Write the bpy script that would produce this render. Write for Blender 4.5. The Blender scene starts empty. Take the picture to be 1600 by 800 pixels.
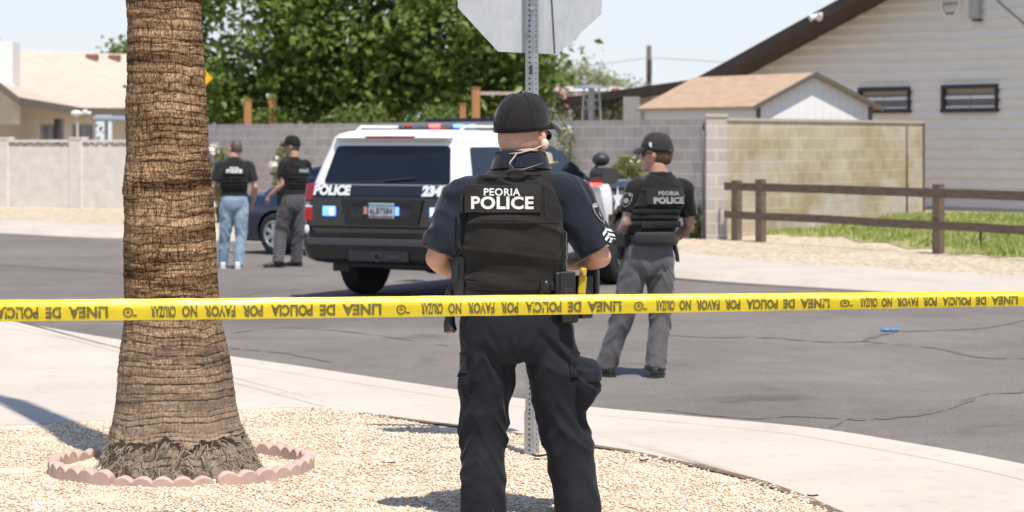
import bpy, bmesh, math, random
import numpy as np
from mathutils import Vector, Matrix, noise
from mathutils.bvhtree import BVHTree

random.seed(7)
RNG = np.random.default_rng(11)
SC = bpy.context.scene
COL = SC.collection
R = math.radians
F = 85.0 / 36.0 * 1600.0          # focal length in photo pixels
HZ = 217.0                        # horizon row of the photo
CH = 1.78                         # camera height

# ------------------------------------------------------------------ camera
cam_d = bpy.data.cameras.new('camera')
cam = bpy.data.objects.new('camera', cam_d)
COL.objects.link(cam)
cam.location = (0, 0, CH)
cam.rotation_euler = (R(90), 0, 0)
cam_d.lens = 85.0
cam_d.sensor_width = 36.0
cam_d.shift_y = -(400.0 - HZ) / 1600.0
cam_d.clip_end = 3000
cam_d.dof.use_dof = True
cam_d.dof.focus_distance = 10.9
cam_d.dof.aperture_fstop = 5.0
SC.camera = cam

# ------------------------------------------------------------------ sky + sun
SUN = Vector((0.17, -0.365, 0.915)).normalized()
world = bpy.data.worlds.new('World')
SC.world = world
world.use_nodes = True
wn = world.node_tree
bg = wn.nodes['Background']
sky = wn.nodes.new('ShaderNodeTexSky')
sky.sky_type = 'NISHITA'
sky.sun_disc = False
sky.sun_elevation = math.asin(SUN.z)
sky.sun_rotation = math.atan2(SUN.x, SUN.y)
sky.altitude = 350
sky.air_density = 1.0
sky.dust_density = 0.35
sky.ozone_density = 1.0
_tint = wn.nodes.new('ShaderNodeMix'); _tint.data_type = 'RGBA'; _tint.blend_type = 'MULTIPLY'; _tint.inputs[0].default_value = 1.0
_tint.inputs[7].default_value = (1.10, 0.985, 0.95, 1)
_soft = wn.nodes.new('ShaderNodeMix'); _soft.data_type = 'RGBA'; _soft.blend_type = 'DARKEN'; _soft.inputs[0].default_value = 0.92
_soft.inputs[7].default_value = (4.0, 4.38, 4.8, 1)      # thin bright haze: an even pale sky
wn.links.new(sky.outputs[0], _tint.inputs[6]); wn.links.new(_tint.outputs[2], _soft.inputs[6]); wn.links.new(_soft.outputs[2], bg.inputs[0])
bg.inputs[1].default_value = 0.14
sun_d = bpy.data.lights.new('sun', 'SUN')
sun_d.energy = 4.3
sun_d.angle = R(0.53)
sun_d.color = (1.0, 0.935, 0.84)
sun = bpy.data.objects.new('sun', sun_d)
COL.objects.link(sun)
sun.rotation_euler = (-SUN).to_track_quat('-Z', 'Y').to_euler()
SC.view_settings.view_transform = 'Standard'
SC.view_settings.look = 'None'
SC.view_settings.gamma = 1.0
SC.view_settings.exposure = 0.50
SC.render.engine = 'CYCLES'
SC.cycles.max_bounces = 8
SC.cycles.transparent_max_bounces = 12
SC.cycles.sample_clamp_indirect = 6.0
SC.cycles.use_denoising = True

# ------------------------------------------------------------------ helpers
def lin(c):
    c = c / 255.0
    return c / 12.92 if c <= 0.04045 else ((c + 0.055) / 1.055) ** 2.4
def rgb(r, g, b): return (lin(r), lin(g), lin(b))
def P(px, py, D):                 # a photo pixel at a real distance D
    return Vector(((px - 800.0) * D / F, D, CH - (py - HZ) * D / F))
def G(px, py, z=0.0):             # a photo pixel on level ground at height z
    D = F * (CH - z) / (py - HZ)
    return Vector(((px - 800.0) * D / F, D, z))

class MB:
    def __init__(s): s.v = []; s.f = []; s.m = []
    def add(s, vs, fs, m=0):
        n = len(s.v); s.v.extend([tuple(v) for v in vs])
        s.f.extend([tuple(i + n for i in f) for f in fs]); s.m.extend([m] * len(fs)); return s
    def box(s, lo, hi, m=0, M=None):
        x0, y0, z0 = lo; x1, y1, z1 = hi
        vs = [Vector(p) for p in ((x0,y0,z0),(x1,y0,z0),(x1,y1,z0),(x0,y1,z0),(x0,y0,z1),(x1,y0,z1),(x1,y1,z1),(x0,y1,z1))]
        if M is not None: vs = [M @ v for v in vs]
        return s.add(vs, [(3,2,1,0),(4,5,6,7),(0,1,5,4),(1,2,6,5),(2,3,7,6),(3,0,4,7)], m)
    def rings(s, rs, m=0, cap=True, close=True):
        n = len(rs[0]); vs = [p for r in rs for p in r]; fs = []
        for i in range(len(rs) - 1):
            for j in range(n if close else n - 1):
                k = (j + 1) % n
                fs.append((i*n+j, i*n+k, (i+1)*n+k, (i+1)*n+j))
        if cap:
            fs.append(tuple(reversed(range(n)))); fs.append(tuple((len(rs)-1)*n + j for j in range(n)))
        return s.add(vs, fs, m)
    def tube(s, pts, rad, n=14, m=0, flat=None, cap=True, up=None):
        pts = [Vector(p) for p in pts]; rs = []
        if not hasattr(rad, '__len__'): rad = [rad] * len(pts)
        t0 = (pts[1] - pts[0]).normalized()
        ref = Vector(up) if up else (Vector((0, 1, 0)) if abs(t0.y) < 0.9 else Vector((1, 0, 0)))
        u = (ref - t0 * ref.dot(t0)).normalized()
        for i, p in enumerate(pts):
            t = (pts[min(i+1, len(pts)-1)] - pts[max(i-1, 0)]).normalized()
            u = (u - t * u.dot(t)).normalized(); w = t.cross(u)
            r = rad[i]; fx = 1.0 if flat is None else flat
            rs.append([p + (w * math.cos(a) * r + u * math.sin(a) * r * fx) for a in (2*math.pi*k/n for k in range(n))])
        return s.rings(rs, m, cap)
    def ell(s, c, r, n=20, k=12, m=0, M=None):
        c = Vector(c); vs = [Vector((0, 0, -r[2]))]; fs = []
        for i in range(1, k):
            ph = -math.pi/2 + math.pi*i/k
            for j in range(n):
                a = 2*math.pi*j/n
                vs.append(Vector((r[0]*math.cos(ph)*math.cos(a), r[1]*math.cos(ph)*math.sin(a), r[2]*math.sin(ph))))
        vs.append(Vector((0, 0, r[2])))
        for j in range(n):
            fs.append((0, 1+(j+1) % n, 1+j)); q = 1+(k-2)*n
            fs.append((q+j, q+(j+1) % n, len(vs)-1))
        for i in range(k-2):
            for j in range(n):
                fs.append((1+i*n+j, 1+i*n+(j+1) % n, 1+(i+1)*n+(j+1) % n, 1+(i+1)*n+j))
        if M is not None: vs = [M @ v for v in vs]
        return s.add([v + c for v in vs], fs, m)
    def prism(s, poly, z0, z1, m=0):          # poly: xy list, counter-clockwise
        n = len(poly)
        a = [(p[0], p[1], z0) for p in poly]; b = [(p[0], p[1], z1) for p in poly]
        return s.rings([a, b], m)
    def sheet(s, pts, m=0): return s.add(pts, [tuple(range(len(pts)))], m)
    def ribbon(s, A, B, m=0):
        vs = list(A) + list(B); n = len(A)
        return s.add(vs, [(i, i+1, n+i+1, n+i) for i in range(n-1)], m)
    def xf(s, M):
        s.v = [tuple(M @ Vector(v)) for v in s.v]; return s
    def mesh(s, name='m'):
        me = bpy.data.meshes.new(name); me.from_pydata(s.v, [], s.f)
        if any(s.m): me.polygons.foreach_set('material_index', s.m)
        me.update(); return me

def link(name, me, mats, parent=None, smooth=None, loc=None, rot=None):
    o = bpy.data.objects.new(name, me); COL.objects.link(o)
    for m in (mats if isinstance(mats, (list, tuple)) else [mats]): me.materials.append(m)
    if smooth is not None:
        me.polygons.foreach_set('use_smooth', [True] * len(me.polygons))
        if smooth < 180: me.set_sharp_from_angle(angle=R(smooth))
    if parent is not None: o.parent = parent
    if loc is not None: o.location = loc
    if rot is not None: o.rotation_euler = rot
    return o
def fixn(me):
    b = bmesh.new(); b.from_mesh(me); bmesh.ops.recalc_face_normals(b, faces=b.faces); b.to_mesh(me); b.free(); return me
def obj(name, mb, mats, parent=None, smooth=None, loc=None, rot=None, fix=True):
    me = mb.mesh(name)
    if fix: fixn(me)
    return link(name, me, mats, parent, smooth, loc, rot)
def bevel(o, w, seg=2, ang=40):
    m = o.modifiers.new('bevel', 'BEVEL'); m.width = w; m.segments = seg; m.limit_method = 'ANGLE'; m.angle_limit = R(ang); return o
def thing(name, label, cat, loc=(0, 0, 0), rz=0.0, group=None):
    o = bpy.data.objects.new(name, None); COL.objects.link(o); o.empty_display_size = 0.1
    o.location = loc; o.rotation_euler = (0, 0, rz); tag(o, label, cat, group); return o
def tag(o, label, cat, group=None, kind=None):
    o['label'] = label; o['category'] = cat
    if group: o['group'] = group
    if kind: o['kind'] = kind
    return o
def struct(o): o['kind'] = 'structure'; return o
def evalmesh(o):
    dg = bpy.context.evaluated_depsgraph_get(); dg.update()
    return bpy.data.meshes.new_from_object(o.evaluated_get(dg))
def drop(o):
    d = o.data; t = o.type; bpy.data.objects.remove(o)
    if t == 'MESH': bpy.data.meshes.remove(d)
    elif t in ('FONT', 'CURVE'): bpy.data.curves.remove(d)
def remesh(mb, vox, it=2, fac=0.5):
    o = link('tmp', mb.mesh(), []); m = o.modifiers.new('r', 'REMESH'); m.mode = 'VOXEL'; m.voxel_size = vox
    me = evalmesh(o); drop(o)
    b = bmesh.new(); b.from_mesh(me)
    for _ in range(it): bmesh.ops.smooth_vert(b, verts=b.verts, factor=fac, use_axis_x=True, use_axis_y=True, use_axis_z=True)
    b.to_mesh(me); b.free(); return me
def displace(me, fn):
    n = len(me.vertices); co = np.empty(n*3); me.vertices.foreach_get('co', co); co = co.reshape(-1, 3)
    no = np.empty(n*3); me.vertices.foreach_get('normal', no); no = no.reshape(-1, 3)
    d = np.array([fn(Vector(co[i]), Vector(no[i])) for i in range(n)])
    co += no * d[:, None]; me.vertices.foreach_set('co', co.ravel()); me.update(); return me
def boolean(o, cutter, op='DIFFERENCE'):
    m = o.modifiers.new('b', 'BOOLEAN'); m.operation = op; m.object = cutter; m.solver = 'EXACT'
    me = evalmesh(o); o.modifiers.clear(); old = o.data; o.data = me; bpy.data.meshes.remove(old); drop(cutter)
def np_mesh(name, V, faces4, col=None):
    me = bpy.data.meshes.new(name); k = faces4.shape[1]
    me.vertices.add(len(V)); me.vertices.foreach_set('co', V.astype(np.float32).ravel())
    me.loops.add(faces4.size); me.loops.foreach_set('vertex_index', faces4.astype(np.int32).ravel())
    me.polygons.add(len(faces4)); me.polygons.foreach_set('loop_start', (np.arange(len(faces4))*k).astype(np.int32))
    if col is not None:
        a = me.color_attributes.new('tone', 'FLOAT_COLOR', 'POINT'); a.data.foreach_set('color', col.astype(np.float32).ravel())
    me.update(calc_edges=True); me.validate(); return me
def text(txt, size, off=0.0, align='CENTER', space=1.0, res=3):
    c = bpy.data.curves.new('t', 'FONT'); c.body = txt; c.size = size; c.offset = off; c.align_x = align
    c.space_character = space; c.resolution_u = res
    o = bpy.data.objects.new('t', c); COL.objects.link(o); me = evalmesh(o); drop(o)
    vs = [tuple(v.co) for v in me.vertices]; fs = [tuple(p.vertices) for p in me.polygons]; bpy.data.meshes.remove(me)
    return vs, fs
def lettering(name, txt, size, mp, mat, parent, off=0.0, xs=1.0, th=0.0015, space=1.0, cap=True):
    """flat letters mapped through mp(u, v) -> point; th lifts nothing, the map sets the surface"""
    vs, fs = text(txt, size, off, space=space)
    mb = MB(); mb.add([mp(v[0]*xs, v[1]) for v in vs], fs)
    return obj(name, mb, mat, parent, fix=False)

# ------------------------------------------------------------------ materials
MATS = {}
class NT:
    def __init__(s, name):
        s.m = bpy.data.materials.new(name); s.m.use_nodes = True; s.t = s.m.node_tree
        s.b = s.t.nodes['Principled BSDF']; MATS[name] = s.m
        s.tc = None
    def n(s, typ, **kw):
        nd = s.t.nodes.new('ShaderNode' + typ)
        for k, v in kw.items(): setattr(nd, k, v)
        return nd
    def l(s, a, b): s.t.links.new(a, b)
    def co(s, scale=(1, 1, 1), swap=False):
        if s.tc is None: s.tc = s.n('TexCoord')
        src = s.tc.outputs['Object']
        if swap:
            sp = s.n('SeparateXYZ'); cb = s.n('CombineXYZ'); s.l(src, sp.inputs[0])
            s.l(sp.outputs[0], cb.inputs[0]); s.l(sp.outputs[2], cb.inputs[1]); s.l(sp.outputs[1], cb.inputs[2]); src = cb.outputs[0]
        mp = s.n('Mapping'); mp.inputs['Scale'].default_value = scale; s.l(src, mp.inputs[0]); return mp.outputs[0]
    def noise(s, scale, detail=4, rough=0.55, stretch=(1, 1, 1), dist=0.0):
        nd = s.n('TexNoise'); nd.inputs['Scale'].default_value = scale; nd.inputs['Detail'].default_value = detail
        nd.inputs['Roughness'].default_value = rough; nd.inputs['Distortion'].default_value = dist
        s.l(s.co(stretch), nd.inputs['Vector']); return nd.outputs[0]
    def vor(s, scale, stretch=(1, 1, 1), feature='F1', out=0):
        nd = s.n('TexVoronoi', feature=feature); nd.inputs['Scale'].default_value = scale
        s.l(s.co(stretch), nd.inputs['Vector']); return nd.outputs[out]
    def ramp(s, fac, stops, interp='LINEAR'):
        r = s.n('ValToRGB'); r.color_ramp.interpolation = interp; e = r.color_ramp.elements
        while len(e) < len(stops): e.new(0.5)
        for el, (p, c) in zip(e, stops):
            el.position = p; el.color = (*c, 1) if hasattr(c, '__len__') else (c, c, c, 1)
        s.l(fac, r.inputs[0]); return r.outputs[0]
    def mix(s, fac, a, b, mode='MIX'):
        x = s.n('Mix', data_type='RGBA', blend_type=mode)
        for sock, v in ((x.inputs[0], fac), (x.inputs[6], a), (x.inputs[7], b)):
            if hasattr(v, 'is_linked') or hasattr(v, 'node'): s.l(v, sock)
            elif hasattr(v, '__len__'): sock.default_value = (*v, 1)
            else: sock.default_value = v
        return x.outputs[2]
    def bump(s, h, strength=0.3, dist=0.01):
        b = s.n('Bump'); b.inputs['Strength'].default_value = strength; b.inputs['Distance'].default_value = dist
        s.l(h, b.inputs['Height']); s.l(b.outputs[0], s.b.inputs['Normal']); return b
    def base(s, c):
        if hasattr(c, 'node'): s.l(c, s.b.inputs['Base Color'])
        else: s.b.inputs['Base Color'].default_value = (*c, 1)
    def set(s, rough=0.6, metal=0.0, spec=0.5, coat=0.0, sheen=0.0):
        s.b.inputs['Roughness'].default_value = rough; s.b.inputs['Metallic'].default_value = metal
        s.b.inputs['Specular IOR Level'].default_value = spec; s.b.inputs['Coat Weight'].default_value = coat
        s.b.inputs['Sheen Weight'].default_value = sheen; s.b.inputs['Sheen Roughness'].default_value = 0.4; return s
def sc(c, k): return tuple(min(1.0, x*k) for x in c)
def pm(name, c, rough=0.6, metal=0.0, var=0.12, scale=6.0, bump=0.0, bscale=120.0, bdist=0.004, spec=0.5, coat=0.0, sheen=0.0, stretch=(1, 1, 1), emit=0.0):
    t = NT(name).set(rough, metal, spec, coat, sheen)
    t.base(t.ramp(t.noise(scale, 5, 0.6, stretch), [(0.25, sc(c, 1-var)), (0.75, sc(c, 1+var))]))
    if bump: t.bump(t.noise(bscale, 3, 0.6, stretch), bump, bdist)
    if emit:
        t.b.inputs['Emission Color'].default_value = (*c, 1); t.b.inputs['Emission Strength'].default_value = emit
    return t.m

# ================================================================== setting materials
def m_asphalt():
    t = NT('asphalt').set(0.9, spec=0.25)
    big = t.ramp(t.noise(0.5, 5, 0.6, (1, 0.35, 1)), [(0.3, (0.148, 0.131, 0.119)), (0.7, (0.188, 0.167, 0.152))])
    fine = t.mix(1.0, t.ramp(t.noise(140, 3, 0.75), [(0.30, 0.5), (0.5, 0.95), (0.72, 1.6)]), t.ramp(t.noise(42, 3, 0.8), [(0.30, 0.70), (0.5, 1.0), (0.70, 1.38)]), 'MULTIPLY')
    spk = t.ramp(t.vor(60), [(0.0, 1.5), (0.13, 1.35), (0.2, 1.0)])
    wear = t.ramp(t.noise(0.22, 4, 0.6, (0.5, 1.6, 1)), [(0.35, 0.84), (0.6, 1.08)]); oil = t.ramp(t.noise(0.9, 3, 0.5, (1, 1, 1), 0.6), [(0.27, 0.72), (0.36, 1.0)]); grit = t.ramp(t.noise(2.2, 6, 0.75), [(0.4, 0.93), (0.62, 1.07)])
    c = t.mix(1.0, t.mix(1.0, big, fine, 'MULTIPLY'), spk, 'MULTIPLY')
    for k_ in (wear, oil, grit): c = t.mix(1.0, c, k_, 'MULTIPLY')
    t.base(c); t.bump(t.noise(180, 3, 0.7), 0.5, 0.006); return t.m
def m_concrete(name='concrete', c=(0.50, 0.445, 0.385)):
    t = NT(name).set(0.85, spec=0.3)
    a = t.ramp(t.noise(0.9, 6, 0.62), [(0.3, sc(c, 0.9)), (0.7, sc(c, 1.07))])
    st = t.ramp(t.noise(7, 5, 0.7), [(0.30, 0.86), (0.45, 1.0)])
    f = t.ramp(t.noise(160, 3, 0.7), [(0.3, 0.86), (0.7, 1.12)])
    t.base(t.mix(1.0, t.mix(1.0, a, st, 'MULTIPLY'), f, 'MULTIPLY')); t.bump(t.noise(160, 3), 0.25, 0.003); return t.m
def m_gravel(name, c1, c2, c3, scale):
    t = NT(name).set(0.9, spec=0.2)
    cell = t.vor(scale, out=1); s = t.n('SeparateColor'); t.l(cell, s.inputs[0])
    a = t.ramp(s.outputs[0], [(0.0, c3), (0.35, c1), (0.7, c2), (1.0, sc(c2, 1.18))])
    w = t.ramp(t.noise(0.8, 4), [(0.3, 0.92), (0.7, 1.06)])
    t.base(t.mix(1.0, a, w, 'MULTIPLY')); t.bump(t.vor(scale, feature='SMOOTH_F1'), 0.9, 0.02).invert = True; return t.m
def m_blocks(name, c1, c2, mortar, bw=0.4, bh=0.2, patch=None):
    t = NT(name).set(0.9, spec=0.2)
    b = t.n('TexBrick'); b.offset = 0.5; t.l(t.co((1, 1, 1), swap=True), b.inputs['Vector'])
    b.inputs['Scale'].default_value = 1.0; b.inputs['Brick Width'].default_value = bw; b.inputs['Row Height'].default_value = bh
    b.inputs['Mortar Size'].default_value = 0.012; b.inputs['Mortar Smooth'].default_value = 0.25; b.inputs['Bias'].default_value = -0.2
    b.inputs['Color1'].default_value = (*c1, 1); b.inputs['Color2'].default_value = (*c2, 1); b.inputs['Mortar'].default_value = (*mortar, 1)
    c = b.outputs[0]
    if patch:
        msk = t.ramp(t.noise(0.55, 5, 0.6, (1, 1, 1.4)), patch[1])
        c = t.mix(msk, c, t.mix(0.6, c, patch[0], 'MIX'))
    g = t.ramp(t.noise(3, 5, 0.65), [(0.3, 0.86), (0.7, 1.08)])
    if patch: c = t.mix(t.ramp(t.noise(0.42, 4, 0.6, (1, 1, 2.2)), [(0.50, 0.0), (0.66, 0.75)]), c, (0.54, 0.52, 0.50))
    t.base(t.mix(1.0, c, g, 'MULTIPLY'))
    h = t.mix(0.25, t.ramp(b.outputs[1], [(0, 1), (1, 0)]), t.noise(60, 3))
    t.bump(h, 0.5, 0.012); return t.m
def m_shingle(name, c):
    t = NT(name).set(0.9, spec=0.15)
    a = t.ramp(t.noise(5, 5, 0.7, (0.6, 0.6, 3)), [(0.25, sc(c, 0.8)), (0.75, sc(c, 1.15))])
    f = t.ramp(t.noise(70, 3, 0.7), [(0.3, 0.8), (0.7, 1.15)])
    t.base(t.mix(1.0, a, f, 'MULTIPLY')); t.bump(t.noise(90, 2), 0.4, 0.01); return t.m

M_ASPH = m_asphalt()
M_CONC = m_concrete()
M_CONC2 = m_concrete('far_concrete', (0.47, 0.42, 0.365))
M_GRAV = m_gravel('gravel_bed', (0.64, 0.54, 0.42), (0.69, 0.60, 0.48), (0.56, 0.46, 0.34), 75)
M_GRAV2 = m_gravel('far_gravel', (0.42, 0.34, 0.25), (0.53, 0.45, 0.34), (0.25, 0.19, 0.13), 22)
M_DIRT = pm('bare_earth', (0.40, 0.33, 0.25), 0.95, var=0.2, scale=1.5, bump=0.4, bscale=30)
M_SEAL = pm('crack_sealant', (0.125, 0.108, 0.097), 0.8, var=0.25, scale=3)

# ------------------------------------------------------------------ ground sheets
struct(obj('ground', MB().sheet([(-400, -60, -0.05), (400, -60, -0.05), (400, 900, -0.05), (-400, 900, -0.05)]), M_DIRT))

INNER = [(-700, 690), (-300, 676), (0, 665), (170, 656), (300, 645), (400, 639), (465, 636), (520, 640), (640, 656), (800, 677), (935, 698), (1000, 709), (1180, 750), (1310, 800), (1480, 880), (1700, 1010)]
OUTER = [(-900, 440), (-500, 455), (0, 495), (37, 502), (185, 527), (360, 553), (500, 573), (640, 594), (800, 617), (950, 635), (1060, 645), (1285, 666), (1440, 690), (1600, 719), (1800, 765), (2100, 850)]
ZS = 0.12
def smooth_line(pts, n=6):
    p = [Vector((a, b, 0)) for a, b in pts]; out = []
    for i in range(len(p) - 1):
        p0, p1, p2, p3 = p[max(i-1, 0)], p[i], p[i+1], p[min(i+2, len(p)-1)]
        for k in range(n):
            t = k / n
            out.append(0.5*((2*p1) + (p2-p0)*t + (2*p0-5*p1+4*p2-p3)*t*t + (3*p1-p0-3*p2+p3)*t**3))
    out.append(p[-1]); return [(q.x, q.y) for q in out]
inner = [G(a, b, ZS) for a, b in smooth_line(INNER)]
outer = [G(a, b, ZS) for a, b in smooth_line(OUTER)]
# near sidewalk slab: ribbon between the two lines, with kerb face down to the road and an edge along the gravel
def resample(line, n):
    d = [0.0]
    for i in range(1, len(line)): d.append(d[-1] + (line[i]-line[i-1]).length)
    out = []
    for k in range(n):
        s_ = d[-1]*k/(n-1); i = 0
        while i < len(d)-2 and d[i+1] < s_: i += 1
        t = (s_-d[i])/max(1e-9, d[i+1]-d[i]); out.append(line[i].lerp(line[i+1], t))
    return out
mb = MB()
I2, O2 = resample(inner, 140), resample(outer, 140)
def off(line, dx):
    out = []
    for i, p in enumerate(line):
        t = (line[min(i+1, len(line)-1)] - line[max(i-1, 0)]).normalized(); out.append(p + Vector((t.y, -t.x, 0)) * dx)
    return out
Oin = off(O2, 0.09)
mid = [a.lerp(b, 0.5) for a, b in zip(I2, Oin)]
mb.ribbon(I2, mid); mb.ribbon(mid, Oin)
O3 = [p - Vector((0, 0, 0.02)) for p in O2]
mb.ribbon(Oin, O3); mb.ribbon(O3, [Vector((p.x, p.y, -0.04)) for p in O2])
mb.ribbon([p - Vector((0, 0, 0.13)) for p in I2], I2)
struct(obj('sidewalk', mb, M_CONC, smooth=50))
# joints cut in the slab
mb = MB()
def strip(line, w, z):
    l = [Vector((p.x, p.y, z)) for p in line]; mb.ribbon(off(l, w/2), off(l, -w/2))
gut = off(O2, 0.42); strip(gut, 0.006, ZS+0.004)
for i in (30, 52):
    strip([I2[i].lerp(O2[i], 0.02 + 0.9*k/6) for k in range(7)], 0.006, ZS+0.005)
struct(obj('sidewalk_joints', mb, pm('joint_dirt', (0.39, 0.345, 0.295), 0.95)))
struct(obj('sidewalk_edge_soil', (lambda b: b.ribbon([p+Vector((0,0,0.006)) for p, r_ in zip(off(I2, 0.05), I2) if r_.x > -.95], [p+Vector((0,0,0.006)) for p, r_ in zip(off(I2, -0.012), I2) if r_.x > -.95]))(MB()), pm('edge_soil', (0.15, 0.10, 0.06), 0.95, var=0.5, scale=25)))
# gravel bed under the officer and the palm
gpts = [Vector((p.x, p.y, ZS-0.006)) for p in I2]
near = [Vector((g.x, 4.0, ZS-0.006)) for g in gpts]
gpoly = gpts + [Vector((6, 3.0, ZS-0.006)), Vector((-6, 3.0, ZS-0.006))]
def gz(x, y): return 0.012*noise.noise(Vector((x*1.3, y*1.3, 0))) + 0.006*noise.noise(Vector((x*4, y*4, 3)))
mb = MB(); NR = 26
rows = []
for k in range(NR):
    t = (k/(NR-1))
    rows.append([Vector((p.x*(1-t) + (p.x*0.9)*t, p.y*(1-t) + 3.0*t, ZS-0.004 + (gz(p.x, p.y*(1-t)+3*t) if k else 0))) for p in resample(gpts, 150)])
for a, b in zip(rows[:-1], rows[1:]): mb.ribbon(a, b)
struct(obj('gravel_bed', mb, M_GRAV, smooth=180))

# loose stones in the bed
def in_poly(x, y, poly):
    ins = np.zeros(len(x), bool); n = len(poly)
    for i in range(n):
        x0, y0 = poly[i]; x1, y1 = poly[(i+1) % n]
        c = ((y0 > y) != (y1 > y)) & (x < (x1-x0)*(y-y0)/((y1-y0)+1e-12)+x0); ins ^= c
    return ins
def stones(name, N, x0, x1, y0, y1, poly, smin, smax, z, palette, hf=None):
    x = RNG.uniform(x0, x1, N); y = RNG.uniform(y0, y1, N); k = in_poly(x, y, poly); x, y = x[k], y[k]; n = len(x)
    base = np.array([[1,0,0],[0,1,0],[-1,0,0],[0,-1,0],[0,0,0.75],[0,0,-0.6],[.62,.62,.42],[-.62,.62,.38],[-.62,-.62,.42],[.62,-.62,.38]])
    fc = np.array([[0,1,6],[1,2,7],[2,3,8],[3,0,9],[6,4,0],[6,1,4],[7,4,1],[7,2,4],[8,4,2],[8,3,4],[9,4,3],[9,0,4],[1,0,5],[2,1,5],[3,2,5],[0,3,5]])
    s = smin + (smax-smin)*RNG.random(n)**2.2
    V = base[None] * (1 + RNG.uniform(-.28, .28, (n, 10, 3))) * s[:, None, None]
    V = V * RNG.uniform(0.6, 1.25, (n, 1, 3)) * np.array([1, 1, .72]); a = RNG.uniform(0, 2*np.pi, n); tl = RNG.uniform(-.6, .6, n)
    ct, st = np.cos(tl)[:, None], np.sin(tl)[:, None]
    yy = V[:, :, 1]*ct - V[:, :, 2]*st; zz = V[:, :, 1]*st + V[:, :, 2]*ct
    ca, sa = np.cos(a)[:, None], np.sin(a)[:, None]
    X = V[:, :, 0]*ca - yy*sa + x[:, None]; Y = V[:, :, 0]*sa + yy*ca + y[:, None]
    zb = z + (np.array([hf(float(q), float(w)) for q, w in zip(x, y)]) if hf else 0*x)
    Z = zz + (zb + s*0.25)[:, None]
    pal = np.array(palette)*np.array([1.05, .99, .95]); c = pal[RNG.choice(len(pal), n, p=None)] * RNG.uniform(0.85, 1.15, (n, 1))
    colr = np.concatenate([np.repeat(c[:, None], 10, 1), np.ones((n, 10, 1))], 2).reshape(-1, 4)
    fs = (fc[None] + (np.arange(n)*10)[:, None, None]).reshape(-1, 3)
    return np_mesh(name, np.stack([X, Y, Z], 2).reshape(-1, 3), fs, colr)
def attr_mat(name, rough=0.85, transl=0.0):
    t = NT(name).set(rough, spec=0.25); a = t.n('Attribute', attribute_name='tone'); t.l(a.outputs['Color'], t.b.inputs['Base Color']); return t.m
M_STONE = attr_mat('loose_stone')
PALST = [(.63,.55,.44),(.66,.58,.47),(.61,.53,.41),(.69,.62,.53),(.57,.48,.36),(.64,.55,.44),(.70,.64,.56),(.52,.41,.29),(.63,.55,.43),(.66,.59,.48),(.56,.43,.29),(.64,.56,.46),(.67,.60,.49)]
GPOLY = [(p.x, p.y) for p in gpts] + [(4, 3.0), (-6, 3.0)]
o = link('loose_gravel', stones('loose_gravel', 140000, -3.6, 2.4, 9.9, 14.9, GPOLY, 0.0045, 0.0145, ZS-0.004, PALST, gz), M_STONE)
o['kind'] = 'stuff'

# road sheet
struct(obj('road', MB().sheet([(-90, -20, 0), (90, -20, 0), (90, 110, 0), (-90, 110, 0)]), M_ASPH))
mb = MB()
def crack(pts, w):
    line = []
    pts = smooth_line(pts, 8)
    for i, (a, b) in enumerate(pts):
        p = G(a, b, 0.004); p.y += 0.06*noise.noise(Vector((a*0.05, b*0.2, 1))); line.append(p)
    n = len(line); A = []; B = []
    for i, p in enumerate(line):
        t = (line[min(i+1, n-1)]-line[max(i-1, 0)]).normalized(); q = Vector((t.y, -t.x, 0))*w*0.7*(0.35+0.75*noise.noise(Vector((i*0.4, w*50, 2))))
        A.append(p+q); B.append(p-q)
    mb.ribbon(A, B)
crack([(1600, 612), (1530, 618), (1480, 640), (1400, 652), (1330, 655), (1250, 650), (1160, 653), (1040, 640)], 0.085)
crack([(1300, 668), (1320, 657), (1345, 653)], 0.03)
crack([(1600, 500), (1540, 512), (1470, 516), (1400, 519), (1360, 528), (1340, 534), (1270, 533), (1200, 527), (1120, 527), (1050, 524)], 0.10)
crack([(1600, 560), (1530, 558), (1470, 545), (1400, 538), (1350, 533)], 0.07)
crack([(520, 566), (440, 551), (380, 546), (350, 540)], 0.06)
crack([(190, 428), (100, 420), (0, 414), (-100, 408)], 0.14)
crack([(345, 470), (400, 458), (470, 452), (520, 449)], 0.05)
crack([(360, 520), (450, 512), (560, 520), (700, 540)], 0.05)
struct(obj('road_crack_lines', mb, M_SEAL))

# far side: kerb line, sidewalk band, gravel yard rising gently to the lawn
KERB = [Vector(p) for p in ((-40, 72, 0), (-22, 58.5, 0), (-9.4, 44.8, 0), (-6.9, 42.6, 0), (-4.4, 41.2, 0), (-1.4, 38.8, 0), (0.6, 33.8, 0), (2.1, 30.4, 0), (3.95, 28.1, 0), (5.6, 26.5, 0), (9, 23.4, 0), (20, 13.5, 0))]
kl = [Vector((a, b, 0)) for a, b in smooth_line([(p.x, p.y) for p in KERB], 5)]
NF = Vector((0.77, 0.64, 0))
def zfar(v): 
    t = min(1, max(0, (v-4.0)/9.0)); return 0.13 + 0.17*t*t*(3-2*t)
def koff(v): return [p + NF*v + Vector((0, 0, zfar(v))) for p in kl]
mb = MB()
mb.ribbon([Vector((p.x, p.y, -0.03)) for p in kl], [p+Vector((0, 0, 0.03)) for p in kl])
mb.ribbon([p+Vector((0, 0, 0.03)) for p in kl], [p+NF*0.16+Vector((0, 0, 0.115)) for p in kl])
mb.ribbon([p+NF*0.16+Vector((0, 0, 0.115)) for p in kl], [p+NF*0.3+Vector((0, 0, 0.13)) for p in kl])
mb.ribbon([p+NF*0.3+Vector((0, 0, 0.13)) for p in kl], koff(2.3))
struct(obj('far_sidewalk', mb, M_CONC2, smooth=50))
mb = MB(); vs = [2.3, 3.5, 5, 6.5, 8, 9.5, 11, 13, 16, 30, 60]
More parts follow.
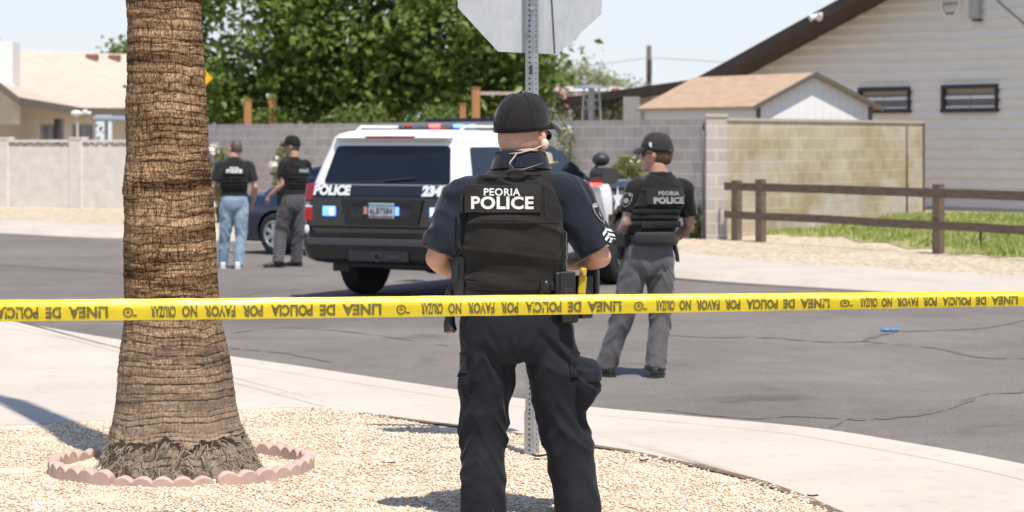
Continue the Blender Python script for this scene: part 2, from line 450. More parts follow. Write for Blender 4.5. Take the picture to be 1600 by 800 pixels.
for a, b in zip(vs[:-1], vs[1:]): mb.ribbon([q-Vector((0,0,0.004)) for q in koff(a)], [q-Vector((0,0,0.004)) for q in koff(b)])
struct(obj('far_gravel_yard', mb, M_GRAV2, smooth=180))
KL2 = [(p.x, p.y) for p in kl]
def ground_far(x, y):
    """height of the far yard at x, y"""
    best = None
    for i in range(len(kl)-1):
        a, b = kl[i], kl[i+1]; d = b-a
        den = d.x*NF.y - d.y*NF.x
        # solve a + d*t + NF*v = (x, y)
        rx, ry = x-a.x, y-a.y
        t = (rx*NF.y - ry*NF.x)/den; v = (d.x*ry - d.y*rx)/den
        if -1e-6 <= t <= 1+1e-6: best = v
    return zfar(best) if best is not None and best > 0.3 else 0.0

# ------------------------------------------------------------------ walls
M_GREYB = m_blocks('grey_block', (0.43, 0.39, 0.355), (0.52, 0.475, 0.435), (0.61, 0.56, 0.515))
M_PINKB = m_blocks('pink_block', (0.45, 0.39, 0.375), (0.52, 0.455, 0.435), (0.60, 0.54, 0.515))
M_TANB = m_blocks('tan_block', (0.47, 0.40, 0.30), (0.56, 0.49, 0.385), (0.60, 0.54, 0.45), patch=((0.30, 0.21, 0.09), [(0.40, 0.0), (0.66, 1.0)]))
M_LEFTB = m_blocks('pale_block', (0.74, 0.69, 0.63), (0.76, 0.71, 0.65), (0.72, 0.68, 0.62))
M_CAP = pm('wall_cap', (0.46, 0.41, 0.34), 0.9, var=0.1, bump=0.3, bscale=40)
def frame(a, b):
    d = (b-a); d.z = 0; L = d.length; d.normalize()
    return L, Matrix.Translation(Vector((a.x, a.y, 0))) @ Matrix(((d.x, -d.y, 0, 0), (d.y, d.x, 0, 0), (0, 0, 1, 0), (0, 0, 0, 1)))
def wall(name, a, b, z0, z1, mat, label, th=0.15, cap=None, z1b=None, pil=(), pmat=None, pw=0.4, pz=0.05, category='wall'):
    L, M = frame(a, b); root = thing(name, label, category); root.matrix_world = M
    h = MB(); zb = z1b if z1b is not None else z1
    h.add([(0,0,z0),(L,0,z0),(L,th,z0),(0,th,z0),(0,0,z1),(L,0,zb),(L,th,zb),(0,th,z1)], [(3,2,1,0),(4,5,6,7),(0,1,5,4),(1,2,6,5),(2,3,7,6),(3,0,4,7)])
    obj('block_panel', h, mat, root)
    if cap:
        c = MB(); c.box((0, -0.02, z1+0.002), (L, th+0.02, z1+cap)); obj('cap_course', c, M_CAP, root)
    for u in pil:
        p = MB(); p.box((u-pw/2, -0.06, z0), (u+pw/2, th+0.06, z1+pz)); p.box((u-pw/2-.02, -0.08, z1+pz+.002), (u+pw/2+.02, th+0.08, z1+pz+.05))
        bevel(obj('pillar', p, pmat or mat, root), 0.01)
    return root, L, M
W0 = Vector((3.22, 39.95, 0)); W1 = Vector((-7.6, 58.4, 0))
midp = W0.lerp(W1, 0.76)
wall('block_wall', midp, W0, 0.0, 2.11, M_GREYB, 'grey concrete block wall running behind the police SUV', pil=(), cap=None)
w2, L2, M2 = wall('block_wall', W1, midp + (W1-midp).normalized()*0.012, 0.0, 2.12, M_PINKB, 'pinkish block wall behind the two officers beside the sedan', cap=None)
# thin pale control joints on the grey wall
gl = W0 - W1
# corner pillar and tan return wall
T0 = Vector((3.46, 39.85, 0)); T1 = Vector((8.05, 47.4, 0))
cp = thing('wall_pillar', 'grey block pillar at the corner between grey and tan walls', 'pillar', (3.36, 39.72, 0), math.atan2(T1.y-T0.y, T1.x-T0.x)-R(62))
q = MB(); q.box((-0.17, -0.12, 0.0), (0.17, 0.24, 2.13)); obj('block_shaft', q, M_GREYB, cp)
q = MB(); q.box((-0.185, -0.135, 2.132), (0.185, 0.255, 2.185)); bevel(obj('cap', q, M_CAP, cp), 0.008)
q = MB(); q.tube([(-0.215, -0.03, 0.1), (-0.215, -0.03, 2.1)], 0.022, 8); obj('conduit', q, pm('grey_steel', (0.11, 0.11, 0.13), 0.5), cp, 180)
tw, TL, TM = wall('block_wall', T0 + (T1-T0).normalized()*0.13, T1, 0.05, 2.08, M_TANB, 'tan painted block wall behind the wooden rail fence', cap=0.05)
q = MB(); q.tube([(TL-0.85, -0.02, 0.25), (TL-0.85, -0.02, 2.05)], 0.018, 8); obj('rusty_pipe', q, pm('rust', (0.16, 0.085, 0.05), 0.8, var=0.4), tw, 180)
q = MB(); q.box((TL+0.012, -0.01, 0.1), (TL+0.10, 0.16, 2.10)); obj('end_post', q, pm('dark_post', (0.10, 0.09, 0.08), 0.7), tw)
# left pale wall with pillars and pierced top course
A0 = P(-140, HZ, 59.5); A1 = P(262, HZ, 54.5); A0.z = A1.z = 0
lw, LL, LM = wall('block_wall', A0, A1, 0.05, 1.60, M_LEFTB, 'pale block wall with pierced top course in front of left house', pil=(), cap=None)
def on_line(px, a, b):     # length along a->b where pixel column px falls
    d = (b-a).normalized(); k = (px-800)/F
    return (k*a.y - a.x)/(d.x - k*d.y)
for px in (4, 119):
    u = on_line(px, A0, A1); p = MB(); p.box((u-0.20, -0.03, 0.05), (u+0.20, 0.18, 1.785)); p.box((u-.215, -.045, 1.787), (u+.215, .195, 1.82)); obj('pillar', p, M_LEFTB, lw)
q = MB(); n = int(LL/0.30)
for i in range(n):
    u0 = i*0.30
    q.add([(u0, 0.02, 1.602), (u0+0.15, 0.02, 1.70), (u0+0.11, 0.02, 1.70), (u0-0.03, 0.02, 1.602)] + [(u0, 0.12, 1.602), (u0+0.15, 0.12, 1.70), (u0+0.11, 0.12, 1.70), (u0-0.03, 0.12, 1.602)], [(0,1,2,3),(7,6,5,4),(0,4,5,1),(2,6,7,3)])
    q.add([(u0+.15, 0.02, 1.70), (u0+0.30, 0.02, 1.602), (u0+0.26, 0.02, 1.602), (u0+.11, 0.02, 1.70)] + [(u0+.15, 0.12, 1.70), (u0+0.30, 0.12, 1.602), (u0+0.26, 0.12, 1.602), (u0+.11, 0.12, 1.70)], [(0,1,2,3),(7,6,5,4),(0,4,5,1),(2,6,7,3)])
q.box((0, -0.01, 1.702), (LL, 0.16, 1.76)); obj('pierced_course', q, M_LEFTB, lw)

# ------------------------------------------------------------------ wooden rail fence and lawn
M_WOOD = pm('weathered_brown_wood', (0.145, 0.105, 0.075), 0.85, var=0.45, scale=5, stretch=(1, 1, 8), bump=0.6, bscale=40)
def gp(px, D):
    x = (px-800)*D/F; return Vector((x, D, ground_far(x, D)))
fpost = [gp(1151, 39.3), gp(1196, 38.7), gp(1463, 34.5), gp(1760, 31.0)]
FA, FB = fpost[0], fpost[3]
fn = thing('rail_fence', 'weathered brown two-rail wooden fence in front of the lawn', 'fence')
dr = (FB-FA).normalized(); nrm = Vector((-dr.y, dr.x, 0))
for p in fpost:
    base = FA + dr*((p-FA).dot(dr)); q = MB(); q.tube([base+Vector((0,0,-0.1)), base+Vector((0,0,1.0 if p is not fpost[0] else 0.97))], 0.088, 4); obj('post', q, M_WOOD, fn)
for hz, w in ((0.875, 0.064), (0.415, 0.06)):
    q = MB(); rs = []
    for k in range(13):
        t = -0.02 + 1.04*k/12; c = FA.lerp(FB, t) - nrm*0.10; c.z = FA.z + (FB.z-FA.z)*t + hz + 0.012*noise.noise(Vector((k*1.7, hz, 0)))
        rs.append([c + nrm*(-0.025)+Vector((0,0,-w)), c+nrm*0.02+Vector((0,0,-w)), c+nrm*0.02+Vector((0,0,w)), c+nrm*(-0.025)+Vector((0,0,w))])
    q.rings(rs); obj('rail', q, M_WOOD, fn)
# lawn sheet and blades
lawn = [T0+(T1-T0).normalized()*1.5 - Vector((0,0,0)), T1, Vector((20, 43, 0)), Vector((13, 25.8, 0)), FB + nrm*0.25, fpost[2]+nrm*0.2, fpost[1]+nrm*1.5]
lawn = [Vector((p.x, p.y, 0)) for p in lawn]
LP = [(p.x, p.y) for p in lawn]
def sheet_grid(poly, step, zf):
    xs = [p[0] for p in poly]; ys = [p[1] for p in poly]; mb = MB(); nx = int((max(xs)-min(xs))/step)+1; ny = int((max(ys)-min(ys))/step)+1
    for i in range(nx):
        for j in range(ny):
            x, y = min(xs)+i*step, min(ys)+j*step
            if in_poly(np.array([x+step/2]), np.array([y+step/2]), poly)[0]:
                mb.add([(a, b, zf(a, b)) for a, b in ((x,y),(x+step,y),(x+step,y+step),(x,y+step))], [(0,1,2,3)])
    return mb
struct(obj('lawn_soil', sheet_grid(LP, 0.4, lambda a, b: ground_far(a, b)+0.006), pm('lawn_ground', (0.27, 0.26, 0.10), 0.95, var=0.35, scale=3)))
N = 90000
gx = RNG.uniform(3.2, 14, N); gy = RNG.uniform(31, 49, N); k = in_poly(gx, gy, LP); gx, gy = gx[k], gy[k]
# thin the grass by clumps
kk = np.array([noise.noise(Vector((a*0.9, b*0.9, 5))) for a, b in zip(gx, gy)]); k = kk > RNG.uniform(-0.6, 0.25, len(kk)); gx, gy, kk = gx[k], gy[k], kk[k]; n = len(gx)
gzz = np.array([ground_far(a, b) for a, b in zip(gx, gy)])
hh = RNG.uniform(0.04, 0.11, n)*(1+0.5*kk); a = RNG.uniform(0, 2*np.pi, n); w = 0.012
V = np.zeros((n, 3, 3)); V[:, 0] = np.stack([gx-w*np.cos(a), gy-w*np.sin(a), gzz], 1); V[:, 1] = np.stack([gx+w*np.cos(a), gy+w*np.sin(a), gzz], 1)
V[:, 2] = np.stack([gx+RNG.normal(0, .03, n), gy+RNG.normal(0, .03, n), gzz+hh], 1)
c = np.array([(.24,.31,.065),(.31,.36,.095),(.19,.26,.05),(.42,.40,.17)])[RNG.integers(0, 4, n)]*RNG.uniform(.85, 1.15, (n, 1))
cc = np.concatenate([np.repeat(c[:, None], 3, 1), np.ones((n, 3, 1))], 2).reshape(-1, 4)
o = link('lawn_grass', np_mesh('lawn_grass', V.reshape(-1, 3), np.arange(n*3).reshape(-1, 3), cc), attr_mat('grass_blade', 0.7)); tag(o, 'short green lawn grass behind the rail fence', 'grass', kind='stuff')

# ================================================================== right house (lap siding, brown roof)
M_SIDE = pm('pale_siding', (0.80, 0.75, 0.68), 0.65, var=0.05, scale=2, stretch=(1, 1, 4), bump=0.1, bscale=30)
M_FASC = pm('brown_fascia', (0.055, 0.038, 0.030), 0.75, var=0.25, scale=3)
M_ROOFD = m_shingle('brown_roofing', (0.13, 0.10, 0.085))
M_DFRAME = pm('dark_brown_frame', (0.045, 0.032, 0.026), 0.6)
M_GLASSD = pm('window_screen_grey', (0.15, 0.14, 0.135), 0.35, var=0.15, scale=4)
M_WHITE = pm('white_paint', (0.74, 0.73, 0.70), 0.6, var=0.04)
M_GALV = pm('galvanised_steel', (0.42, 0.43, 0.45), 0.42, metal=0.75, var=0.15, scale=14, bump=0.05)
HD = Vector((0.58, -0.8146, 0)); H0 = Vector((9.32, 50.3, 0)); HN = Vector((-HD.y, HD.x, 0)) * -1.0   # HN faces the street
HN = Vector((-0.8146, -0.58, 0))
def ht(px, D0=H0):                   # distance along the wall for a pixel column
    k = (px-800)/F; return (k*D0.y - D0.x)/(HD.x - k*HD.y)
def hz(px, py): t = ht(px); return CH + (HZ-py)*(H0.y + t*HD.y)/F
hs = thing('house', 'house with pale lap siding and brown gable roof behind the lawn', 'house')
hs.matrix_world = Matrix.Translation(H0) @ Matrix(((HD.x, -HN.x, 0, 0), (HD.y, -HN.y, 0, 0), (0, 0, 1, 0), (0, 0, 0, 1)))
# local frame: x along wall, -y towards street
tb = ht(1140); slope = 0.335; zb = hz(1175, 115) + (tb-ht(1175))*slope; tr = 5.2
def ztop(t): return zb + (t-tb)*slope if t > tb else zb + (t-tb)*0.07
tl = ht(905)
q = MB(); z = 0.15; lap = 0.205
while z < ztop(tr)+0.2:
    t0 = tl if z < ztop(tl) else (tb + (z-zb)/slope if z > zb else tb - (zb-z)/0.07)
    if t0 < tr:
        z1 = z + lap
        q.add([(t0, -0.05, z), (tr+2, -0.05, z), (tr+2, -0.002, z1), (t0, -0.002, z1), (t0, 0.0, z), (tr+2, 0.0, z)], [(0,1,2,3),(4,5,1,0)])
    z += lap
q.add([(tl,0.01,0),(tr+2,0.01,0),(tr+2,0.01,ztop(tr)),(tr,0.01,ztop(tr)),(tb,0.01,zb),(tl,0.01,ztop(tl))], [(0,1,2,3,4,5)])
obj('wall', q, M_SIDE, hs)
def roofslab(t0, t1, z0, z1, y0, y1, th, name, mat):
    b = MB(); b.add([(t0,y0,z0),(t1,y0,z1),(t1,y1,z1),(t0,y1,z0),(t0,y0,z0+th),(t1,y0,z1+th),(t1,y1,z1+th),(t0,y1,z0+th)], [(3,2,1,0),(4,5,6,7),(0,1,5,4),(1,2,6,5),(2,3,7,6),(3,0,4,7)])
    return obj(name, b, mat, hs)
OVH = -0.95
roofslab(tb, tr, zb+0.03, ztop(tr)+0.03, OVH, 9, 0.12, 'roof', M_ROOFD)
roofslab(tr+0.003, tr+9, ztop(tr)+0.03, ztop(tr)+0.03-9*slope, OVH, 9, 0.12, 'roof', M_ROOFD)
roofslab(tl-0.5, tb-0.003, ztop(tl-0.5)+0.03, zb+0.03, OVH, 9, 0.10, 'porch_roof', M_ROOFD)
roofslab(tb, tr, zb-0.06, ztop(tr)-0.06, OVH-0.045, OVH-0.003, 0.235, 'fascia', M_FASC)
roofslab(tl-0.5, tb-0.003, ztop(tl-0.5)-0.06, zb-0.06, OVH-0.045, OVH-0.003, 0.205, 'fascia', M_FASC)
roofslab(tb, tr, zb-0.005, ztop(tr)-0.005, OVH, -0.025, 0.03, 'soffit', M_FASC)
roofslab(tl-0.5, tb-0.003, ztop(tl-0.5)-0.005, zb-0.005, OVH, -0.025, 0.03, 'soffit', M_FASC)
# windows
def hwin(px0, px1, py0, py1):
    t0, t1 = ht(px0), ht(px1); zt, zl = hz(px0, py0), hz(px0, py1)
    w = MB(); fw = 0.085
    for lo, hi in (((t0, -0.10, zt-fw), (t1, 0.02, zt)), ((t0, -0.12, zl), (t1, 0.02, zl+fw)), ((t0, -0.10, zl+fw+.002), (t0+fw, 0.02, zt-fw-.002)), ((t1-fw*0.6, -0.10, zl+fw+.002), (t1, 0.02, zt-fw-.002))): w.box(lo, hi)
    f = obj('window', w, M_DFRAME, hs)
    g = MB(); g.box((t0+fw+.002, -0.035, zl+fw+.002), (t1-fw*.6-.002, -0.028, zt-fw-.002)); obj('pane', g, M_GLASSD, f)
    s_ = MB(); s_.box((t0+.15, -0.047, zt-fw-0.08), (t1-.06, -0.037, zt-fw-.004)); s_.box(((t0+t1)/2-.012, -0.045, zl+fw+.01), ((t0+t1)/2+.012, -0.037, zt-fw-.09)); obj('sash_bar', s_, pm('window_rail', (0.30, 0.24, 0.18), 0.5) if 'window_rail' not in MATS else MATS['window_rail'], f)
hwin(1345, 1425, 137, 177); hwin(1475, 1562, 133, 176)
# octagonal gable vent
tv, zv = ht(1488), hz(1488, 2); rv = 0.40
def octa(r, y, rz_=22.5): return [(tv + r*0.80*math.cos(R(rz_+45*k)), y, zv + r*math.sin(R(rz_+45*k))) for k in range(8)]
w = MB(); w.rings([octa(rv, -0.02), octa(rv, -0.075), octa(rv*0.80, -0.075), octa(rv*0.78, -0.04)], cap=False); v_ = obj('gable_vent', w, M_SIDE, hs)
w = MB(); w.add(octa(rv*0.79, -0.026), [tuple(range(8))]); obj('vent_backing', w, pm('vent_dark', (0.16, 0.15, 0.14), 0.8), v_)
w = MB()
for k in range(9):
    zz = zv - 0.27 + k*0.066; hw = min(0.235, (0.36-abs(zz-zv))*0.8+0.02); w.add([(tv-hw, -0.062, zz-.03), (tv+hw, -0.062, zz-.03), (tv+hw, -0.03, zz+.012), (tv-hw, -0.03, zz+.012)], [(0,1,2,3)])
obj('vent_slats', w, M_SIDE, v_)
tm = ht(1530); zm = hz(1530, 30)
w = MB(); w.box((tm-.14, -0.16, zm), (tm+.12, -0.03, zm+0.45)); mbx = bevel(obj('meter_box', w, pm('meter_grey', (0.40, 0.40, 0.40), 0.5), hs), 0.01)
w = MB(); w.box((tm-.02, -0.19, zm-0.05), (tm+.13, -0.05, zm-.002)); obj('rusty_fitting', w, MATS['rust'], mbx)
w = MB(); w.tube([(ht(1555), -0.05, hz(1555, -15)), (ht(1562), -0.05, hz(1562, 2)), (ht(1600), -0.05, hz(1600, 35)), (ht(1640), -0.05, hz(1640, 75))], 0.012, 6); obj('cable', w, M_FASC, hs)
tf = ht(1318); 
w = MB(); c0 = Vector((ht(1345)-0.2, OVH-0.06, ztop(ht(1345)-.2)+0.05))
w.box((c0.x-.08, c0.y-.05, c0.z-.05), (c0.x+.08, c0.y, c0.z+.05)); fl = obj('flood_light', w, M_WHITE, hs)
w = MB(); w.tube([c0+Vector((-.05, -.05, -.02)), c0+Vector((-.10, -.2, -.08))], [0.04, 0.075], 12); w.tube([c0+Vector((.05, -.05, -.02)), c0+Vector((.16, -.18, -.08))], [0.04, 0.075], 12); obj('lamp_head', w, M_WHITE, fl, 60)

# ================================================================== shed behind the tan wall
M_SHEDR = m_shingle('tan_shingles', (0.44, 0.31, 0.215))
sh = thing('garden_shed', 'white garden shed with tan shingle roof showing above the walls', 'shed')
s0 = Vector((4.65, 46.0, 0)); gd = Vector((0.87, 0.493, 0)); sd = Vector((-0.493, 0.87, 0))
sh.matrix_world = Matrix.Translation(s0) @ Matrix(((gd.x, sd.x, 0, 0), (gd.y, sd.y, 0, 0), (0, 0, 1, 0), (0, 0, 0, 1)))
gw, sl, ez, pz = 2.75, 3.9, 2.44, 3.0
pxk = 1.30
w = MB(); w.add([(0,0,0.2),(gw,0,0.2),(gw,0,ez),(pxk,0,pz),(0,0,ez),(0,sl,0.2),(gw,sl,0.2),(gw,sl,ez),(pxk,sl,pz),(0,sl,ez)], [(0,1,2,3,4),(9,8,7,6,5),(0,4,9,5),(1,6,7,2)])
def m_panel():
    t = NT('shed_panel').set(0.55); wv = t.n('TexWave', wave_type='BANDS', bands_direction='X'); wv.inputs['Scale'].default_value = 1.6; t.l(t.co((1, 1, 1)), wv.inputs['Vector'])
    t.base(t.ramp(wv.outputs[0], [(0.0, (0.70, 0.70, 0.70)), (0.05, (0.79, 0.79, 0.785))])); return t.m
obj('wall', w, m_panel(), sh)
w = MB(); o1 = 0.14
for (xa, za, xb, zb_) in ((-0.14, ez-0.09, pxk, pz+.01), (gw+0.14, ez-0.09, pxk, pz+.01)):
    w.add([(xa,-o1,za),(xb,-o1,zb_),(xb,sl+o1,zb_),(xa,sl+o1,za),(xa,-o1,za+.05),(xb,-o1,zb_+.05),(xb,sl+o1,zb_+.05),(xa,sl+o1,za+.05)], [(0,1,2,3),(7,6,5,4),(0,4,5,1),(3,2,6,7),(0,3,7,4)])
obj('roof', w, M_SHEDR, sh)
w = MB(); o1 = 0.163
for (xa, za, xb, zb_) in ((-0.16, ez-0.115, pxk, pz-.012), (gw+0.16, ez-0.115, pxk, pz-.012)):
    w.add([(xa,-o1,za),(xb,-o1,zb_),(xb,-o1+.02,zb_),(xa,-o1+.02,za),(xa,-o1,za+.085),(xb,-o1,zb_+.085),(xb,-o1+.02,zb_+.085),(xa,-o1+.02,za+.085)], [(0,1,5,4),(3,7,6,2),(0,3,2,1),(4,5,6,7),(0,4,7,3)])
obj('rake_trim', w, pm('shed_trim', (0.12, 0.10, 0.085), 0.7), sh)
w = MB(); w.box((-0.012, -0.014, 0.2), (0.09, -0.002, ez-.03)); obj('corner_trim', w, pm('corner_brown', (0.17, 0.13, 0.10), 0.7), sh); w = MB(); w.box((gw-.09, -0.014, 0.2), (gw+.012, -0.002, ez-.03)); obj('corner_trim', w, MATS['corner_brown'], sh)

# ================================================================== left house
M_STUC = pm('cream_stucco', (0.58, 0.50, 0.41), 0.9, var=0.05, bump=0.2, bscale=60)
M_LROOF = m_shingle('pale_pink_shingles', (0.55, 0.44, 0.36))
M_WGLASS = pm('dusty_glass', (0.12, 0.13, 0.15), 0.15, var=0.3, scale=2)
lh = thing('house', 'cream stucco house with pale shingle roof and white chimney behind the left wall', 'house')
def Lp(px, py, D): return P(px, py, D)
w = MB()
# long wall under the eave, receding to the right
a, b = Lp(-120, HZ, 66.5), Lp(150, HZ, 75.5); za = CH+60*68/F
w.add([(a.x,a.y,0),(b.x,b.y,0),(b.x,b.y,2.75),(a.x,a.y,2.95),(a.x,a.y+8,0),(a.x,a.y+8,2.95)], [(0,1,2,3),(4,0,3,5)])
c_ = Lp(250, HZ, 82); w.add([(b.x, b.y+3.0, 0), (c_.x, c_.y+2, 0), (c_.x, c_.y+2, 2.7), (b.x, b.y+3.0, 2.7)], [(0,1,2,3)])
obj('wall', w, M_STUC, lh)
e0, e1, e2 = Lp(30, 156, 66.0), Lp(128, 172, 74.0), Lp(330, 174, 84.0)
r0, r1 = Lp(-160, 74, 78.0), Lp(330, 92, 92.0)
l0 = Lp(-130, 70, 66)
w = MB(); th = Vector((0, 0, 0.06))
g0 = Lp(0, 133, 66.0)
top = [g0, e0, e1, e2, r1, r0, Lp(-160, 60, 66)]
w.add([p+th for p in top], [tuple(range(len(top)))]); _lr = obj('roof', w, M_LROOF, lh); LRBV = BVHTree.FromPolygons([v.co.copy() for v in _lr.data.vertices], [tuple(p.vertices) for p in _lr.data.polygons])
w = MB()
for p, q_ in ((Lp(-160, 60, 65.95), g0), (g0, e0), (e0, e1), (e1, e2)):
    d = Vector((0, -0.03, 0)); w.add([p+d+Vector((0,0,-.15)), q_+d+Vector((0,0,-.15)), q_+d+Vector((0,0,.075)), p+d+Vector((0,0,.075)), p-d+Vector((0,0,-.15)), q_-d+Vector((0,0,-.15)), q_-d+Vector((0,0,.055)), p-d+Vector((0,0,.055))], [(0,1,2,3),(7,6,5,4),(0,4,5,1)])
obj('fascia', w, pm('fascia_grey_brown', (0.13, 0.105, 0.085), 0.7), lh)
w = MB(); p0 = Lp(-12, 135, 70); w.box((p0.x-0.7, p0.y-0.5, 2.2), (Lp(25, HZ, 70).x, p0.y+0.6, Lp(0, 66, 70).z)); w.box((p0.x-0.7, p0.y-0.53, Lp(0, 131, 70).z-.12), (Lp(28, HZ, 70).x, p0.y-.503, Lp(0, 131, 70).z)); ch = obj('chimney', w, pm('white_stucco', (0.80, 0.77, 0.72), 0.9, var=0.04), lh)
w = MB(); w.tube([Lp(1, 66, 70)+Vector((-.15,0,0)), Lp(1, 58, 70)+Vector((-.15,0,0))], 0.12, 10); obj('flue_cap', w, M_FASC, ch)
for px, py in ((144, 88), (179, 89)):
    w = MB(); _d = (P(px, py+4, 1)-P(0, HZ, 0)*0-Vector((0,0,CH))); _h = LRBV.ray_cast(Vector((0,0,CH)), Vector(((px-800)/F, 1, (HZ-py-4)/F)).normalized())[0]; p0 = _h; w.box((p0.x-.2, p0.y-.2, p0.z-.15), (p0.x+.2, p0.y+.2, p0.z+.16)); obj('roof_vent', w, pm('rust_vent', (0.20, 0.10, 0.07), 0.8) if 'rust_vent' not in MATS else MATS['rust_vent'], lh)
def lwin(px0, px1, py0, py1, split, dark=False):
    def pt(px, py, o_=0.0):
        k = on_line(px, Vector((a.x, a.y, 0)), Vector((b.x, b.y, 0))); p = Vector((a.x, a.y, 0)) + (Vector((b.x, b.y, 0))-Vector((a.x, a.y, 0))).normalized()*k
        return Vector((p.x, p.y-o_, CH-(py-HZ)*p.y/F))
    f = MB(); 
    for (x0, x1, y0, y1) in ((px0, px1, py0, py0+2), (px0, px1, py1-2, py1), (px0, px0+2, py0+2, py1-2), (px1-2, px1, py0+2, py1-2), (split-1, split+1, py0+2, py1-2)):
        A = [pt(x0, y1, .05), pt(x1, y1, .05), pt(x1, y0, .05), pt(x0, y0, .05)]; B = [pt(x0, y1, 0), pt(x1, y1, 0), pt(x1, y0, 0), pt(x0, y0, 0)]; f.rings([B, A])
    fo = obj('window', f, pm('grey_frame', (0.30, 0.27, 0.25), 0.6) if 'grey_frame' not in MATS else MATS['grey_frame'], lh)
    g = MB(); g.sheet([pt(px0+2, py1-2, .02), pt(px1-2, py1-2, .02), pt(px1-2, py0+2, .02), pt(px0+2, py0+2, .02)]); obj('pane', g, M_WGLASS, fo)
lwin(65, 90, 194, 222, 78); lwin(114, 146, 194, 222, 130)
w = MB(); w.box((Lp(92, HZ, 72).x, 71.2, 0.1), (Lp(104, HZ, 72).x, 71.6, Lp(0, 186, 72).z)); obj('door', w, pm('dark_door', (0.05, 0.045, 0.045), 0.5), lh)
# white items seen over the wall: patio awning and light fixtures
aw = thing('patio_awning', 'silver patio awning on posts beside the left house', 'awning')
w = MB(); pa, pb, pc, pd = Lp(146, 181, 66), Lp(250, 181, 69), Lp(250, 187, 66), Lp(146, 186, 64); 
w.add([pa, pb, pc, pd, pa-th, pb-th, pc-th, pd-th], [(0,1,2,3),(7,6,5,4),(0,3,7,4),(3,2,6,7)]); obj('canopy', w, M_GALV, aw)
for px in (164, 196, 246):
    w = MB(); p0 = Lp(px, 187, 65); w.tube([(p0.x, 65.2, 0.1), (p0.x, 65.2, p0.z-.01)], 0.05, 8); obj('post', w, M_GALV, aw, 60)
fx = thing('floodlight_fixture', 'white twin floodlight on a post in front of the left house', 'light fixture')
w = MB(); p0 = Lp(121, 178, 60); w.tube([(p0.x, p0.y, 0.1), (p0.x, p0.y, p0.z)], 0.03, 8); obj('post', w, M_STUC, fx)
w = MB(); w.ell(Lp(119, 177, 60), (0.14, 0.14, 0.075), 12, 8); w.ell(Lp(133, 175, 60), (0.07, 0.07, 0.06), 10, 6); w.tube([Lp(119, 177, 60), Lp(139, 177, 60)], 0.03, 8); w.ell(Lp(140, 177, 60), (0.045, 0.06, 0.05), 10, 6); obj('lamp_head', w, M_WHITE, fx, 180)

# ================================================================== pale neighbour building, patio heater, pergola posts, pole, sign
nb = thing('patio_building', 'low white building with flat pale roof behind pink flowers', 'building')
w = MB(); a_, b_ = Lp(848, HZ, 74), Lp(985, HZ, 72); w.box((a_.x, 72.5, 0), (b_.x, 78, Lp(0, 146, 73).z)); obj('wall', w, M_WHITE, nb)
w = MB(); z_ = Lp(0, 145, 72).z; w.add([(Lp(862, HZ, 71.5).x, 71.3, z_), (b_.x+.4, 71.3, z_), (b_.x-0.2, 77, z_+.30), (Lp(885, HZ, 77).x, 77, z_+.30), (Lp(862, HZ, 71.5).x, 71.3, z_-.08), (b_.x+.4, 71.3, z_-.08)], [(0,1,2,3),(4,5,1,0)]); obj('roof', w, pm('pale_roof', (0.42, 0.41, 0.39), 0.8), nb)
w = MB(); w.box((Lp(845, HZ, 70).x, 69.9, Lp(0, 146, 70).z), (Lp(985, HZ, 70).x, 70.0, Lp(0, 143.2, 70).z)); obj('beam', w, M_FASC, nb)
hw_ = thing('utility_wall', 'grey utility wall end under the brown eave', 'wall')
w = MB(); w.box((Lp(974, HZ, 56).x, 56, 0.1), (Lp(1000, HZ, 56).x, 56.2, Lp(0, 151, 56).z)); obj('wall_panel', w, pm('utility_grey', (0.24, 0.235, 0.23), 0.8), hw_)

ph = thing('patio_heater', 'silver patio heater with a cone top above the grey wall', 'patio heater')
D = 44.5; c = Lp(924, HZ, D); zt = Lp(0, 136, D).z
w = MB(); rs = []
for r_, dz in ((0.02, 0.05), (0.34, 0.0), (0.345, -0.02), (0.15, -0.025)): rs.append([(c.x+r_*math.cos(2*math.pi*k/28), D+r_*math.sin(2*math.pi*k/28), zt+dz) for k in range(28)])
w.rings(rs); obj('reflector', w, M_GALV, ph, 40)
w = MB(); w.tube([(c.x, D, 0.2), (c.x, D, zt-.03)], 0.055, 12); obj('pole', w, M_GALV, ph, 60)
for dx in (-0.17, 0.17, 0.01):
    w = MB(); dy = -0.1 if dx != 0.01 else 0.2; w.tube([(c.x+dx*1.2, D+dy*1.2, 1.5), (c.x+dx*0.8, D+dy*.8, zt-.03)], 0.018, 8); obj('guard_rod', w, M_GALV, ph)
for zz in (2.35, 2.5, 2.62):
    w = MB(); w.tube([(c.x+0.155*math.cos(2*math.pi*k/16), D+0.13*math.sin(2*math.pi*k/16), zz) for k in range(17)], 0.008, 6); obj('guard_ring', w, M_GALV, ph)
w = MB(); w.tube([(c.x, D, 0.2), (c.x, D, 0.9)], 0.2, 16); obj('tank_housing', w, M_GALV, ph, 60)

M_CEDAR = pm('orange_cedar', (0.40, 0.19, 0.075), 0.8, var=0.2, scale=4, stretch=(1, 1, 0.2))
def wpost(px0, px1, pytop, D, label):
    t_ = thing('wooden_post', label, 'post', group='wooden posts behind the block wall')
    x0, x1 = Lp(px0, HZ, D).x, Lp(px1, HZ, D).x; zt_ = Lp(0, pytop, D).z
    q = MB(); q.box((x0, D-.08, 0), (x1, D+.08, zt_)); bevel(obj('shaft', q, M_CEDAR, t_), 0.012)
    q = MB(); q.box((x0-.012, D-.092, zt_+.002), (x1+.012, D+.092, zt_+.025)); obj('post_cap', q, M_CEDAR, t_); return x0, x1, zt_
wpost(381.5, 393, 156, 59.5, 'orange wooden post nearest the palm, above the pinkish wall')
wpost(420.5, 432, 155, 60.5, 'orange wooden post above the pinkish wall, right one of the close pair')
wpost(718, 728, 163, 51.5, 'short orange wooden post just left of the tall pergola post')
